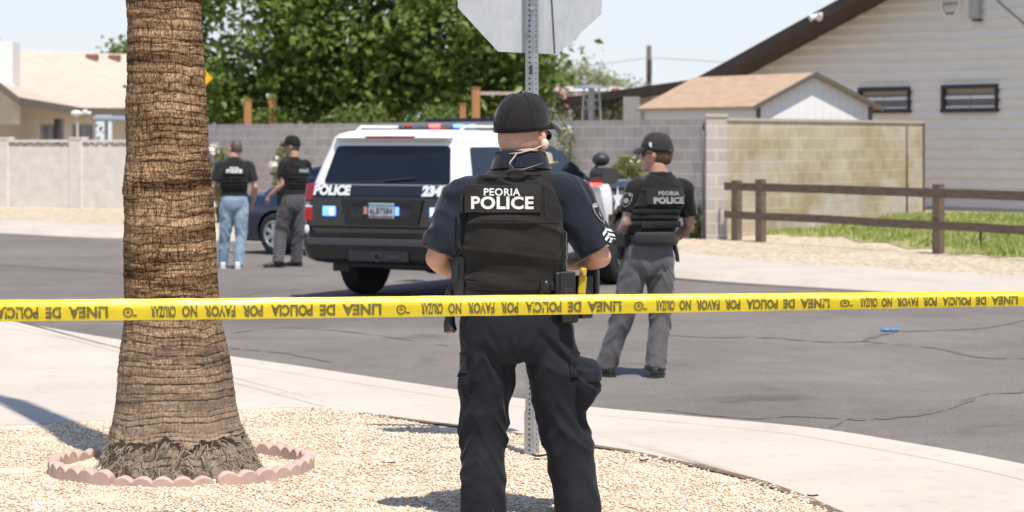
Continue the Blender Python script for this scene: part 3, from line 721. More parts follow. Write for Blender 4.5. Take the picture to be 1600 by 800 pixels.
x0, x1, zt_ = wpost(737, 750, 138, 51.0, 'tall orange pergola post above the police light bar')
pb_ = thing('pergola_beam', 'thin pale rail running right from the tall pergola post', 'beam')
q = MB(); q.box((x1+.003, 50.93, zt_-.14), (Lp(822, HZ, 51).x, 51.0, zt_-.07)); obj('rail', q, pm('pale_beam', (0.42, 0.36, 0.30), 0.8), pb_)
q = MB(); q.box((Lp(820, HZ, 51).x, 50.86, zt_-.30), (Lp(828, HZ, 51).x, 51.05, zt_-.05)); obj('bracket', q, M_FASC, pb_)
tp = thing('shade_cover', 'dark blue shade cover edge above the grey wall behind the light bar', 'shade cover')
q = MB(); a_, b_ = Lp(664, 190, 50.2), Lp(790, 188, 47.6); q.rings([[a_+Vector((0,0,-.03)), a_+Vector((.2,1.5,.0)), a_+Vector((.2,1.5,.05)), a_+Vector((0,0,.055))], [b_+Vector((0,0,-.03)), b_+Vector((.2,1.5,.0)), b_+Vector((.2,1.5,.05)), b_+Vector((0,0,.055))]]); obj('cover', q, pm('navy_canvas', (0.028, 0.04, 0.10), 0.8), tp)
for k_, u in enumerate((0.03, 0.97)):
    q = MB(); c = a_.lerp(b_, u); q.tube([(c.x, c.y+.1, 0.1), (c.x, c.y+.1, c.z-.035)], 0.03, 8); obj('pole', q, M_GALV, tp)
up = thing('utility_pole', 'distant dark utility pole against the sky', 'utility pole')
q = MB(); D = 118; c = Lp(1014, 71, D); q.tube([(c.x, D, -.1), (c.x, D, c.z)], [0.17, 0.12], 10); obj('shaft', q, pm('pole_wood', (0.11, 0.085, 0.07), 0.9), up, 180)
q = MB(); q.box((c.x-.13, D-.25, c.z-1.5), (c.x+.13, D-.17, c.z-.7)); obj('pole_box', q, M_FASC, up)
q = MB(); q.tube([(c.x-26, D+6, c.z-1.9), (c.x-12, D+3, c.z-2.1), (c.x, D, c.z-.6), (c.x+10, D+2, c.z-1.1), (c.x+22, D+5, c.z-.7)], 0.012, 5); obj('wire', q, M_FASC, up)
ys = thing('warning_sign', 'yellow diamond warning sign half hidden behind the palm', 'sign')
D = 44.0; c = Lp(288, 122, D); q = MB(); hd = 0.52; q.rings([[(c.x+hd*math.cos(R(90*k)), D, c.z+hd*math.sin(R(90*k))) for k in range(4)], [(c.x+hd*math.cos(R(90*k)), D+.006, c.z+hd*math.sin(R(90*k))) for k in range(4)]]); obj('sign_plate', q, pm('sign_yellow', (0.80, 0.42, 0.01), 0.5, var=0.03), ys)
q = MB(); q.box((c.x-.03, D+.01, 0), (c.x+.03, D+.06, c.z+.4)); obj('post', q, M_GALV, ys)
# black path light on the lawn
pl = thing('path_light', 'small dark garden path light on the lawn', 'path light')
b0 = gp(1533, 35.6); q = MB(); q.tube([b0+Vector((0,0,-.05)), b0+Vector((-.01,0,.27))], 0.018, 8); obj('stake', q, pm('black_metal', (0.025, 0.025, 0.025), 0.5), pl)
q = MB(); q.tube([b0+Vector((-.01,0,.27)), b0+Vector((-.01,0,.31)), b0+Vector((-.01,0,.34))], [0.055, 0.085, 0.02], 14); obj('lamp_hood', q, pm('hood_grey', (0.16, 0.16, 0.17), 0.4), pl, 50)
# blue scrap on the road
gl_ = G(1388, 518, 0.0); q = MB(); me = None
for k in range(4): q.tube([gl_+Vector((0.03, 0.02*k-.03, .012)), gl_+Vector((0.09+.01*(k % 2), 0.028*k-.04, .02))], [0.011, 0.009], 8)
q.ell(gl_+Vector((-.02, 0, .016)), (0.055, 0.05, 0.016), 14, 8); q.tube([gl_+Vector((-.02, .03, .014)), gl_+Vector((.03, .085, .014))], [0.013, 0.01], 8)
tag(obj('rubber_glove', q, pm('blue_nitrile', (0.04, 0.22, 0.43), 0.55), smooth=60), 'crumpled blue rubber glove lying on the road', 'glove')

# dead leaves and twigs on the gravel
M_DEAD = pm('dry_leaf', (0.075, 0.05, 0.035), 0.9, var=.4, scale=30)
for (px, py, k_, lb) in ((843, 716, 1.5, 'curled dark leaf lying right of the sign post base'), (1006, 722, .9, 'small dark leaf at the gravel edge right of the sergeant'), (1270, 778, .9, 'small dark leaf at the gravel corner near the bottom edge'), (612, 726, .7, 'small brown leaf on the gravel left of the sergeant')):
    g_ = G(px, py, ZS+.004); q = MB(); rs = []
    for i in range(7):
        t_ = i/6; w_ = .014*k_*math.sin(math.pi*min(.97, t_+.05))**.7; c_ = g_+Vector((.055*k_*(t_-.5), -.02*k_*(t_-.5), .006+.012*k_*abs(t_-.4))); rs.append([c_+Vector((0, w_, .006*k_)), c_+Vector((0, 0, 0)), c_+Vector((0, -w_, .007*k_)), c_+Vector((0, 0, -.0012))])
    q.rings(rs); tag(obj('dead_leaf', q, M_DEAD), lb, 'leaf', 'dead leaves on the gravel')

# ================================================================== foliage
def leaf_mesh(name, C, size, pal, up=0.35, fold=0.25, asp=0.55, jitter=0.35):
    n = len(C); nrm_ = RNG.normal(0, 1, (n, 3)); nrm_[:, 2] = np.abs(nrm_[:, 2]) + up; nrm_ /= np.linalg.norm(nrm_, axis=1)[:, None]
    t = RNG.normal(0, 1, (n, 3)); t[:, 2] -= 0.5; t -= nrm_*(t*nrm_).sum(1)[:, None]; t /= np.linalg.norm(t, axis=1)[:, None]; b = np.cross(nrm_, t)
    s = size*RNG.uniform(1-jitter, 1+jitter, n)[:, None]
    V = np.stack([C - t*s*.5, C + b*s*asp*.5 + nrm_*s*fold*.4 - t*s*.06, C + t*s*.5 - nrm_*s*fold*.3, C - b*s*asp*.5 + nrm_*s*fold*.4 - t*s*.06], 1).reshape(-1, 3)
    i = np.arange(n)*4; F_ = np.stack([np.stack([i, i+1, i+2], 1), np.stack([i, i+2, i+3], 1)], 1).reshape(-1, 3)
    c = np.array(pal)[RNG.integers(0, len(pal), n)]*RNG.uniform(.8, 1.2, (n, 1)); cc = np.concatenate([np.repeat(c[:, None], 4, 1), np.ones((n, 4, 1))], 2).reshape(-1, 4)
    return np_mesh(name, V, F_, cc)
def leaf_mat(name, tr=0.48, rough=0.45):
    t = NT(name).set(rough, spec=0.4); a = t.n('Attribute', attribute_name='tone'); t.l(a.outputs['Color'], t.b.inputs['Base Color'])
    tl_ = t.n('BsdfTranslucent'); m = t.n('MixShader'); m.inputs[0].default_value = tr
    hs_ = t.n('HueSaturation'); hs_.inputs['Value'].default_value = 1.5; hs_.inputs['Hue'].default_value = 0.485; t.l(a.outputs['Color'], hs_.inputs['Color']); t.l(hs_.outputs[0], tl_.inputs[0])
    t.l(t.b.outputs[0], m.inputs[1]); t.l(tl_.outputs[0], m.inputs[2]); t.l(m.outputs[0], t.t.nodes['Material Output'].inputs[0]); return t.m
M_LEAF = leaf_mat('tree_leaf'); M_BARK = pm('grey_bark', (0.16, 0.12, 0.09), 0.9, var=0.3, scale=6, bump=0.6, bscale=20)
M_LEAF_P = leaf_mat('pale_leaf', 0.3, 0.6)
def crown_pts(n_cl, per, lobes, cr, flat=0.75):
    out = []
    w = np.array([l[3]*l[4]*l[5] for l in lobes]); w = w/w.sum()
    for _ in range(n_cl):
        l = lobes[RNG.choice(len(lobes), p=w)]; d = RNG.normal(0, 1, 3); d /= np.linalg.norm(d)
        rr = RNG.uniform(0.55, 1.0)**0.5
        c = np.array(l[:3]) + d*rr*np.array(l[3:6]); c[2] = max(c[2], 0.7)
        k = cr*RNG.uniform(.6, 1.35); p = RNG.normal(0, 1, (per, 3))*np.array([k, k, k*flat])*.55; out.append(c+p)
    return np.concatenate(out)
def tree(name, label, base, lobes, n_cl, per, cr, size, pal, mat, trunk_r=0.22, asp=0.55, limbs=6, group='trees beyond the block walls'):
    t = thing(name, label, 'tree', base, group=group); q = MB()
    b = Vector((0, 0, -0.1)); top = Vector((0.1, 0, 2.0)); q.tube([b, (0.03, 0, 0.9), top], [trunk_r*1.3, trunk_r, trunk_r*.8], 12)
    for k in range(min(limbs, len(lobes)+3)):
        l = lobes[k % len(lobes)]; e = Vector((l[0]+random.uniform(-.6, .6)*l[3], l[1]+random.uniform(-.6, .6)*l[4], l[2]+random.uniform(-.2, .5)*l[5])); m_ = top.lerp(e, 0.5) + Vector((0, 0, .25))
        q.tube([top-Vector((0,0,.3)), m_, e], [trunk_r*.55, trunk_r*.35, trunk_r*.12], 8)
    obj('trunk', q, M_BARK, t, 180)
    link('crown', leaf_mesh(name+'_crown', crown_pts(n_cl, per, lobes, cr), size, pal, asp=asp), mat, t)
    return t
PG = [(.12,.19,.042),(.16,.235,.055),(.09,.15,.034),(.23,.30,.08),(.14,.21,.048)]
tree('shade_tree', 'large dense green tree filling the sky behind the block wall', (-3.6, 62.5, 0.3),
     [(-3.2,.3,4.0,2.3,2.4,2.7),(-0.6,0,5.0,2.6,2.6,3.0),(1.8,-.2,4.6,2.3,2.5,2.6),(3.55,.4,3.6,1.35,1.9,1.75),(-1.8,.2,2.3,2.5,2.0,1.2),(1.6,.1,2.3,2.9,2.0,1.15),(-4.0,.8,2.2,1.1,1.5,1.3),(.3,.3,7.2,2.4,2.2,1.5)],
     900, 46, 0.62, 0.235, PG, M_LEAF, 0.26, 0.62, 9)
tree('shade_tree', 'small green tree peeking out left of the palm above the roof', (-14.6, 92, 0), [(0,0,4.3,1.0,1.0,1.0)], 36, 40, .5, .26, PG, M_LEAF, .15, .6, 4)
PP = [(.25,.275,.14),(.29,.31,.17),(.22,.245,.125),(.33,.33,.18)]
tree('olive_tree', 'pale grey-green tree above the low white building', (1.95, 84, 0), [(.4,0,3.3,1.35,1.3,1.1),(-.6,.2,3.2,1.1,1.1,.95),(1.3,.3,3.0,.7,1,.8)], 230, 46, .5, .16, PP, M_LEAF_P, .2, .4, 5)
tree('olive_tree', 'yellowish pale tree just left of the utility pole', (4.05, 88, 0), [(-.1,0,2.9,1.05,1.1,.85),(.55,.2,2.6,.6,.9,.5)], 120, 46, .45, .16, PP+[(.30,.29,.10)], M_LEAF_P, .17, .4, 4)
tree('shade_tree', 'dark green tree above the patio awning of the left house', (-16.0, 84, 0), [(0,0,1.9,1.3,1.2,1.0)], 60, 40, .5, .22, [sc(c_, .6) for c_ in PG], M_LEAF, .15, .6, 4)
# bushes with white flowers in front of the grey wall
M_PETAL = leaf_mat('white_petal', 0.2, 0.6); M_PINKP = leaf_mat('pink_petal', 0.25, 0.6); M_STEM = pm('green_stem', (.10,.12,.04), .8)
def bush(label, px, D, w, h, nfl=9, z0=None, pal=None, fl=(.78,.77,.70), n=420, cat='bush', name='flowering_bush', fsize=.085, lobes=None, group='white flowering bushes along the block wall'):
    x = (px-800)*D/F; z = ground_far(x, D) if z0 is None else z0
    t = thing(name, label, cat, (x, D, z), group=group); q = MB()
    for k in range(7):
        a = 2*math.pi*k/7; e = Vector((w*.4*math.cos(a)*random.uniform(.5, 1), .3*math.sin(a), h*random.uniform(.75, .98))); q.tube([(0.05*math.cos(a), .05*math.sin(a), 0), e*0.5+Vector((0,0,.1)), e], [.02, .015, .006], 6)
    obj('stems', q, M_STEM, t)
    th_ = RNG.uniform(0, 2*np.pi, n); r_ = RNG.uniform(0, 1, n)**.5; zz = RNG.uniform(.12, 1.0, n)*h; wid = w*.5*np.sin(np.clip(zz/h, 0.05, .95)*np.pi)**.5
    C = np.stack([wid*r_*np.cos(th_), .34*r_*np.sin(th_), zz], 1)
    link('foliage', leaf_mesh('bush', C, .17, pal or [(.16,.19,.06),(.20,.22,.08),(.12,.15,.05),(.26,.26,.11)], up=.1, asp=.3), M_LEAF_P, t)
    ce = []
    for _ in range(nfl):
        k = RNG.integers(0, n); c = C[k] + np.array([0, -.08, .04]); ce.append(c + RNG.normal(0, .045, (24, 3)))
    ob_ = link('blossoms', leaf_mesh('fl', np.concatenate(ce), fsize, [fl], up=.5, asp=.9), M_PETAL if fl[1] > .6 else M_PINKP, t)
    return t
bush('white flowering bush behind the man in jeans', 344, 47.5, .8, 1.45, 5)
bush('white flowering bush above the dark sedan roof', 447, 46.2, .6, 1.58, 4)
bush('white flowering bush peeking over the SUV roof beside the cap', 884, 43.6, .5, 1.88, 6, n=240)
bush('white flowering bush left of the spotlight mirror side, by the right officer', 982, 41.6, .8, 1.36, 6)
bush('low weedy bush at the wall base right of the right officer', 1083, 40.2, .35, .55, 1, n=120)
for px, D, label in ((880, 60, 'pink bougainvillea mass under the low white building, left end'), (945, 59, 'pink bougainvillea mass behind the patio heater')):
    bush(label, px, D, 1.5, 2.75, 32, z0=.2, pal=[(.14,.19,.06),(.10,.15,.04)], fl=(.62,.44,.42), n=800, name='bougainvillea', fsize=.11, group='pink bougainvillea behind the grey wall')
for px, D, hh_, w_ in ((420, 60.5, 2.45, 2.6), (560, 57, 2.5, 2.8), (690, 54, 2.4, 2.2), (835, 56, 2.5, 1.6)):
    b_ = bush({420: 'green shrub at the foot of the close post pair', 560: 'green shrub over the pinkish and grey wall junction', 690: 'green shrub over the grey wall left of the pergola posts', 835: 'green shrub beside the sign post above the wall'}[px], px, D, w_, hh_, 3, z0=.1, pal=PG, fl=(.14,.2,.05), n=1100, name='green_shrub', group='green shrubs behind the block wall')

# ================================================================== palm
def m_palm():
    t = NT('palm_bark').set(0.95, spec=0.12)
    ring = t.noise(9.0, 6, 0.65, (0.35, 0.35, 3.2), 0.4)
    crk = t.noise(30.0, 4, 0.7, (2.6, 2.6, 0.35), 0.3)
    crk2 = t.vor(34.0, (1.9, 1.9, 0.75), 'DISTANCE_TO_EDGE')
    col = t.ramp(ring, [(0.26, (0.09, 0.056, 0.034)), (0.40, (0.27, 0.175, 0.100)), (0.55, (0.46, 0.315, 0.185)), (0.70, (0.60, 0.455, 0.305))])
    blot = t.ramp(t.noise(3.2, 4, 0.6, (1, 1, 1.6)), [(0.3, (0.72, 0.66, 0.62)), (0.6, (1.05, 1.0, 0.96))])
    ck = t.ramp(crk, [(0.36, (0.30, 0.26, 0.23)), (0.47, (1, 1, 1))]); c2 = t.ramp(crk2, [(0.0, (0.26, 0.21, 0.18)), (0.12, (1, 1, 1))]); zone = t.ramp(t.noise(2.6, 3, .5, (.5, .5, 2.2)), [(.42, 0.0), (.58, 1.0)]); hl = t.mix(zone, t.ramp(t.noise(13, 5, .7, (.5, .5, 9), .6), [(.33, (.30, .24, .2)), (.41, (1, 1, 1))]), t.ramp(t.noise(15, 6, .75, (.6, .6, 7), .8), [(.40, (.20, .16, .13)), (.54, (1, 1, 1))]))
    ck = t.mix(1.0, ck, hl, 'MULTIPLY')
    g = t.n('SeparateXYZ'); t.l(t.co(), g.inputs[0])
    low = t.ramp(g.outputs[2], [(0.12, 1.0), (0.95, 0.0)])
    bnd = t.ramp(t.noise(5.0, 5, .65, (.28, .28, 2.4), .5), [(.36, (.40, .34, .30)), (.54, (1, 1, 1))]); col = t.mix(1.0, col, bnd, 'MULTIPLY')
    c = t.mix(1.0, t.mix(1.0, t.mix(1.0, col, blot, 'MULTIPLY'), ck, 'MULTIPLY'), c2, 'MULTIPLY')
    t.base(t.mix(t.mix(1.0, low, (0.75, 0.75, 0.75), 'MULTIPLY'), c, t.mix(0.6, c, (0.30, 0.26, 0.22), 'MIX')))
    h = t.mix(0.75, ring, crk); t.bump(h, 0.8, 0.012); return t.m
pal = thing('palm_tree', 'thick ringed palm trunk with a frayed root base in the gravel', 'palm tree', (-1.66, 12.1, ZS))
PROF = [(735,155,408),(722,160,400),(706,165,394),(692,170,388),(680,172,381),(650,177,374),(600,184,364),(560,188,357),(500,194.5,345.5),(470,196,342),(400,194.5,339.5),(340,195,334),(300,193,331),(285,194,329),(240,199,326),(200,198.5,325),(150,197,321),(100,199,320),(50,200,315),(0,198,313.5)]
zs_ = np.array([(735-p[0])/312.0 for p in PROF]); le = np.array([(p[1]-800)/312.0+1.66 for p in PROF]); ri = np.array([(p[2]-800)/312.0+1.66 for p in PROF])
NA, NZ = 240, 760
Z = np.linspace(-0.02, 2.5, NZ); L_ = np.interp(Z, zs_, le); R_ = np.interp(Z, zs_, ri)
Z2 = np.linspace(2.512, 12.0, 180); Zall = np.concatenate([Z, Z2])
rad = np.concatenate([(R_-L_)/2, np.interp(Z2, [2.5, 4.2, 9.5, 12.0], [(R_-L_)[-1]/2, .125, .08, .07])]); cx = np.concatenate([(R_+L_)/2, np.interp(Z2, [2.5, 8.0, 9.5, 11, 12.0], [((R_+L_)/2)[-1], -0.02, -0.15, -.65, -1.25])])  # unseen upper trunk thinned and leaned aside to narrow and move its shadow
V = np.zeros((len(Zall), NA, 3)); A = np.linspace(0, 2*np.pi, NA, endpoint=False)
ringz = [0.0]
rr_ = random.Random(3)
while ringz[-1] < 12.5: ringz.append(ringz[-1] + rr_.uniform(0.018, 0.055))
for i, z in enumerate(Zall):
    r0 = rad[i]
    for j, a in enumerate(A):
        ca, sa = math.cos(a), math.sin(a); p = Vector((ca*2.0, sa*2.0, z))
        zz = z + 0.022*noise.noise(Vector((ca*1.5, sa*1.5, z*2.2))) + 0.006*noise.noise(Vector((ca*5, sa*5, z*6)))
        k = int(np.searchsorted(ringz, zz)); k = min(max(k, 1), len(ringz)-1); f = (zz-ringz[k-1])/(ringz[k]-ringz[k-1]); amp = 0.0008 + 0.0018*((k*7919 % 97)/97.0)
        d = amp*(1-f)*1.2 - 0.0022*(f > .84)
        vc = noise.noise(Vector((a*11.0, 3.3+k*0.37, z*2.5))); d += -0.007*max(0, vc-0.15)*2
        d += 0.0035*noise.noise(Vector((ca*7, sa*7, z*28))) + 0.010*noise.noise(Vector((ca*2.2, sa*2.2, z*4.5)))
        if z < 0.26:
            q_ = (0.26-z)/0.26; edge = 0.17+0.05*noise.noise(Vector((a*3.1, 9, 0)))+0.025*noise.noise(Vector((a*11, 9, 5)))
            rag = noise.noise(Vector((a*15, z*5, 1.7)))
            d += q_*(0.036*rag + 0.040*noise.noise(Vector((a*5, z*9, 4)))) + (-0.022 if z < edge else 0.012*q_)
        V[i, j] = (cx[i] + (r0+d)*ca, (r0*0.97+d)*sa, z)
idx = np.arange(len(Zall)*NA).reshape(len(Zall), NA)
Fq = np.stack([idx[:-1], np.roll(idx[:-1], -1, 1), np.roll(idx[1:], -1, 1), idx[1:]], 2).reshape(-1, 4)
link('trunk', np_mesh('trunk', V.reshape(-1, 3), Fq), m_palm(), pal, smooth=180)
# frayed rootlets round the base
q = MB()
for k in range(420):
    a = random.uniform(0, 2*math.pi); z0 = random.uniform(0.03, 0.19); r0 = np.interp(z0, Zall, rad)*0.985; c_x = float(np.interp(z0, Zall, cx)); ln = random.uniform(.015, .055)
    p0 = Vector((c_x+r0*math.cos(a), r0*.97*math.sin(a), z0)); a2 = a+random.uniform(-.16, .16); r1 = np.interp(max(0, z0-ln), Zall, rad)+random.uniform(0, .02)
    p1 = Vector((c_x+r1*math.cos(a2), r1*.97*math.sin(a2), max(-0.01, z0-ln))); m_ = p0.lerp(p1, .5)+Vector((math.cos(a), math.sin(a), 0))*random.uniform(.0, .022)
    q.tube([p0, m_, p1], [.0026, .002, .0010], 4)
obj('root_fibres', q, pm('root_fibre', (0.27, 0.225, 0.18), 0.95, var=0.6, scale=16), pal)
# unseen fronds, kept small and set aside so their shadow misses the view
q = MB()
for k in range(26):
    a = 2*math.pi*k/26+random.uniform(-.1, .1); el = random.uniform(-.5, .9); ln = random.uniform(.45, .65); o0 = Vector((-1.25, 0, 11.95)); d = Vector((math.cos(a)*math.cos(el), math.sin(a)*math.cos(el), math.sin(el)))
    e = o0+d*ln; q.tube([o0, o0+d*ln*.6+Vector((0,0,.05)), e], [.03, .02, .012], 5); s_ = d.cross(Vector((0, 0, 1))).normalized(); u_ = s_.cross(d)
    for j in range(15):
        f = (j-7)/7.0; tip = e + (d*math.cos(f*1.35)+s_*math.sin(f*1.35))*.45 + u_*random.uniform(-.05, .05)-Vector((0,0,.12*abs(f))); w_ = s_*.02+d*.004
        q.add([e-w_, e+w_, tip], [(0, 1, 2)])
obj('crown', q, pm('palm_frond', (.10,.14,.05), .6), pal, fix=False)

# scalloped edging ring, curved pieces
M_TERRA = pm('pink_cast_concrete', (0.47, 0.335, 0.285), 0.88, var=0.2, scale=7, bump=0.35, bscale=120)
RC = Vector((-1.672, 12.19, ZS)); RX, RY = 0.642, 0.642
names = ['right', 'back right', 'back', 'back left', 'left', 'front left', 'front', 'front right']
npc = 8
for pidx in range(npc):
    a0 = 2*math.pi*pidx/npc + 0.012 - 0.39 ; a1 = a0 + 2*math.pi/npc - 0.024
    t = thing('scalloped_edging', 'pink scalloped edging piece at the %s of the palm ring' % names[pidx], 'garden edging', group='scalloped edging pieces round the palm')
    q = MB(); n = 49; sc_n = 5; rs = []
    jz = random.uniform(-.018, .012); jr = random.uniform(-.02, .02)
    for i in range(n):
        u = i/(n-1); a = a0+(a1-a0)*u; h_ = 0.030 + 0.030*abs(math.sin(math.pi*sc_n*u))**0.6 + jz
        pr = []
        for r_, z_ in ((0.030, -0.05), (0.030, h_-.008), (0.020, h_), (-0.016, h_), (-0.026, h_-.008), (-0.026, -0.05)):
            pr.append(Vector((RC.x+(RX+jr+r_)*math.cos(a), RC.y+(RY+jr+r_)*math.sin(a), ZS+z_)))
        rs.append(pr)
    q.rings(rs); obj('scalloped_rim', q, M_TERRA, t, 35)

# ================================================================== street sign on a perforated post
M_ALU = (lambda: None)
def m_alu():
    t = NT('sign_back_aluminium').set(0.5, metal=0.55)
    a = t.ramp(t.noise(3.0, 4, 0.6, (1, 1, 1)), [(0.3, (0.45, 0.46, 0.47)), (0.7, (0.58, 0.585, 0.60))])
    s_ = t.ramp(t.noise(40, 3, 0.7, (1, 1, .2)), [(0.3, 0.93), (0.7, 1.05)]); sm = t.ramp(t.noise(7, 4, .7), [(.62, 1.0), (.75, 1.25)])
    t.base(t.mix(1.0, t.mix(1.0, a, s_, 'MULTIPLY'), sm, 'MULTIPLY')); return t.m
st = thing('octagonal_sign', 'back of an octagonal metal road sign on a perforated steel post', 'road sign', (0.105, 12.76, ZS))
q = MB(); pz = 2.95; hw_ = 0.0254
POSTR = R(31)
# perforated tube: faces with real holes
def perf_face(mb, wid, z0, z1, M, pitch=0.0254*1.09, hole=0.0058):
    n = int((z1-z0)/pitch); h = wid/2
    for i in range(n):
        za, zb_ = z0+i*pitch, z0+(i+1)*pitch; zc = (za+zb_)/2
        vs = [(-h,0,za),(0,0,za),(h,0,za),(h,0,zc),(h,0,zb_),(0,0,zb_),(-h,0,zb_),(-h,0,zc)]
        inn = [(hole*math.cos(R(a_)), 0, zc+hole*math.sin(R(a_))) for a_ in (225, 270, 315, 0, 45, 90, 135, 180)]
        dep = [(x, 0.004, z) for x, y, z in inn]
        vs2 = [M @ Vector(v) for v in vs+inn+dep]
        mb.add(vs2, [(k, (k+1) % 8, 8+(k+1) % 8, 8+k) for k in range(8)] + [(8+k, 8+(k+1) % 8, 16+(k+1) % 8, 16+k) for k in range(8)])
for k in range(4):
    perf_face(q, 2*hw_, 0.22, pz, Matrix.Rotation(POSTR*-1 + R(90*k), 4, 'Z') @ Matrix.Translation((0, -hw_, 0)))
obj('post', q, M_GALV, st, fix=False)
q = MB(); hb = 0.0295
for k in range(4): perf_face(q, 2*hb, -0.05, 0.25, Matrix.Rotation(POSTR*-1 + R(90*k), 4, 'Z') @ Matrix.Translation((0, -hb, 0)))
obj('anchor_sleeve', q, M_GALV, st, fix=False)
q = MB(); q.box((-.016, -.016, -.05), (.016, .016, pz-.01), M=Matrix.Rotation(-POSTR, 4, 'Z')); obj('post_core', q, pm('tube_dark', (0.02, 0.02, 0.02), 0.8), st)
half = 0.381; cz = 2.615-ZS; cr = half/math.cos(R(22.5))
q = MB(); oc = [(cr*math.cos(R(22.5+45*k)), cr*math.sin(R(22.5+45*k))) for k in range(8)]
q.rings([[(x, 0, z) for x, z in oc], [(x, 0.003, z) for x, z in oc]])
sp_ = obj('sign_plate', q, m_alu(), st); sp_.location = (-0.005, 0.040, cz); sp_.rotation_euler = (R(-1), R(2.4), R(3))
q = MB(); q.add([(x*.995, 0.0045, z*.995) for x, z in oc], [tuple(range(8))]); obj('sign_face', q, pm('sign_red', (0.5, 0.02, 0.02), 0.4), sp_)
q = MB(); q.tube([(0.085, -0.006, 0.36), (0.088, -0.006, 0.1), (0.115, -0.008, -0.10), (0.142, -0.006, -0.375)], 0.0032, 6); obj('wire', q, pm('dark_wire', (0.07, 0.07, 0.075), 0.6), sp_)
q = MB(); q.box((-.38, .0305, 3.02), (.38, .0335, 3.17)); obj('street_blade', q, M_GALV, st); q = MB(); q.box((-.02, -.02, pz+.003), (.02, .05, 3.02)); obj('blade_bracket', q, M_GALV, st)
for zz in (-0.15, 0.2):
    q = MB(); q.tube([(0.0, -0.075, cz+zz), (0.0, -0.03, cz+zz)], 0.009, 8); obj('bolt', q, M_GALV, st)
q = MB(); q.add([Matrix.Rotation(-POSTR, 4, 'Z') @ Vector(v) for v in ((0.0, -hw_-.0015, 2.0), (.018, -hw_-.0015, 2.0), (.018, -hw_-.0015, 2.048), (0.0, -hw_-.0015, 2.048))], [(0,1,2,3)]); obj('dark_sticker', q, pm('sticker', (0.06, 0.06, 0.06), 0.6), st)

# ================================================================== barrier tape
M_TAPE = NT('yellow_tape')
M_TAPE.set(0.32, spec=0.55); 
_tl = M_TAPE.n('BsdfTranslucent'); _tl.inputs[0].default_value = (0.85, 0.62, 0.03, 1); _mx = M_TAPE.n('MixShader'); _mx.inputs[0].default_value = 0.42
M_TAPE.base(M_TAPE.ramp(M_TAPE.noise(14, 3), [(0.3, (0.78, 0.60, 0.025)), (0.7, (0.86, 0.68, 0.04))]))
M_TAPE.l(M_TAPE.b.outputs[0], _mx.inputs[1]); M_TAPE.l(_tl.outputs[0], _mx.inputs[2]); M_TAPE.l(_mx.outputs[0], M_TAPE.t.nodes['Material Output'].inputs[0])
M_TAPE.bump(M_TAPE.noise(9, 3, 0.6, (1, 1, 4)), 0.3, 0.01)
TPX = [-1100, 0, 400, 800, 1200, 1600, 2500]; TS = [428, 425, 419, 408, 400, 393, 380]
TTOP = [480, 469, 466, 461.5, 458.5, 455, 446]; TBOT = [514, 502.5, 498.5, 493, 486, 478, 468]
def tape_c(px):
    s_ = np.interp(px, TPX, TS); t = np.interp(px, TPX, TTOP); b_ = np.interp(px, TPX, TBOT); return s_, t, b_
# smooth the interpolation
_g = np.linspace(-1100, 2500, 721); _arr = np.array([tape_c(x) for x in _g]); _k = np.ones(41)/41
for c_ in range(3):
    pad = np.concatenate([2*_arr[0, c_]-_arr[20:0:-1, c_], _arr[:, c_], 2*_arr[-1, c_]-_arr[-2:-22:-1, c_]]); _arr[:, c_] = np.convolve(pad, _k, 'valid')
def tape_pt(px, v, lift=0.0):      # v from 0 (bottom) to 1 (top)
    s_ = np.interp(px, _g, _arr[:, 0]); t = np.interp(px, _g, _arr[:, 1]); b_ = np.interp(px, _g, _arr[:, 2]); D = F/s_
    h = (b_-t)/s_; wob = 0.0022*noise.noise(Vector((px*0.012, v*1.2, 0)))
    tilt = 0.022*max(0.0, (v-0.55)/0.45)**1.6 + 0.006*(1-v)*(1-v)
    y = D + tilt + wob - lift; zc = CH - (b_-HZ)/s_
    return Vector(((px-800)/s_, y, zc + h*v + 0.0012*noise.noise(Vector((px*0.02, 7, v)))))
tp_ = thing('barrier_tape', 'yellow police barrier tape with upside-down black lettering stretched across the street corner', 'barrier tape')
q = MB(); nx, nv = 900, 11; pxs = np.linspace(-1100, 2500, nx)
g_ = [[tape_pt(x, j/(nv-1)) for x in pxs] for j in range(nv)]
for j in range(nv-1): q.ribbon(g_[j], g_[j+1])
obj('tape_strip', q, M_TAPE.m, tp_, 180, fix=False)
M_INK = pm('tape_ink', (0.13, 0.105, 0.02), 0.6, var=0.5, scale=50)
def tape_word(txt, pxc, width_px, v0, v1, name='lettering'):
    vs, fs = text(txt, 1.0, 0.045); x0 = min(v[0] for v in vs); x1 = max(v[0] for v in vs); y0 = 0.0; y1 = 0.73
    mb = MB(); out = []
    for v in vs:
        u = (v[0]-x0)/(x1-x0); w_ = (v[1]-y0)/(y1-y0)
        out.append(tape_pt(pxc + width_px*(0.5-u), v1 + (v0-v1)*w_, 0.0018))
    mb.add(out, fs); return obj(name, mb, M_INK, tp_, fix=False)
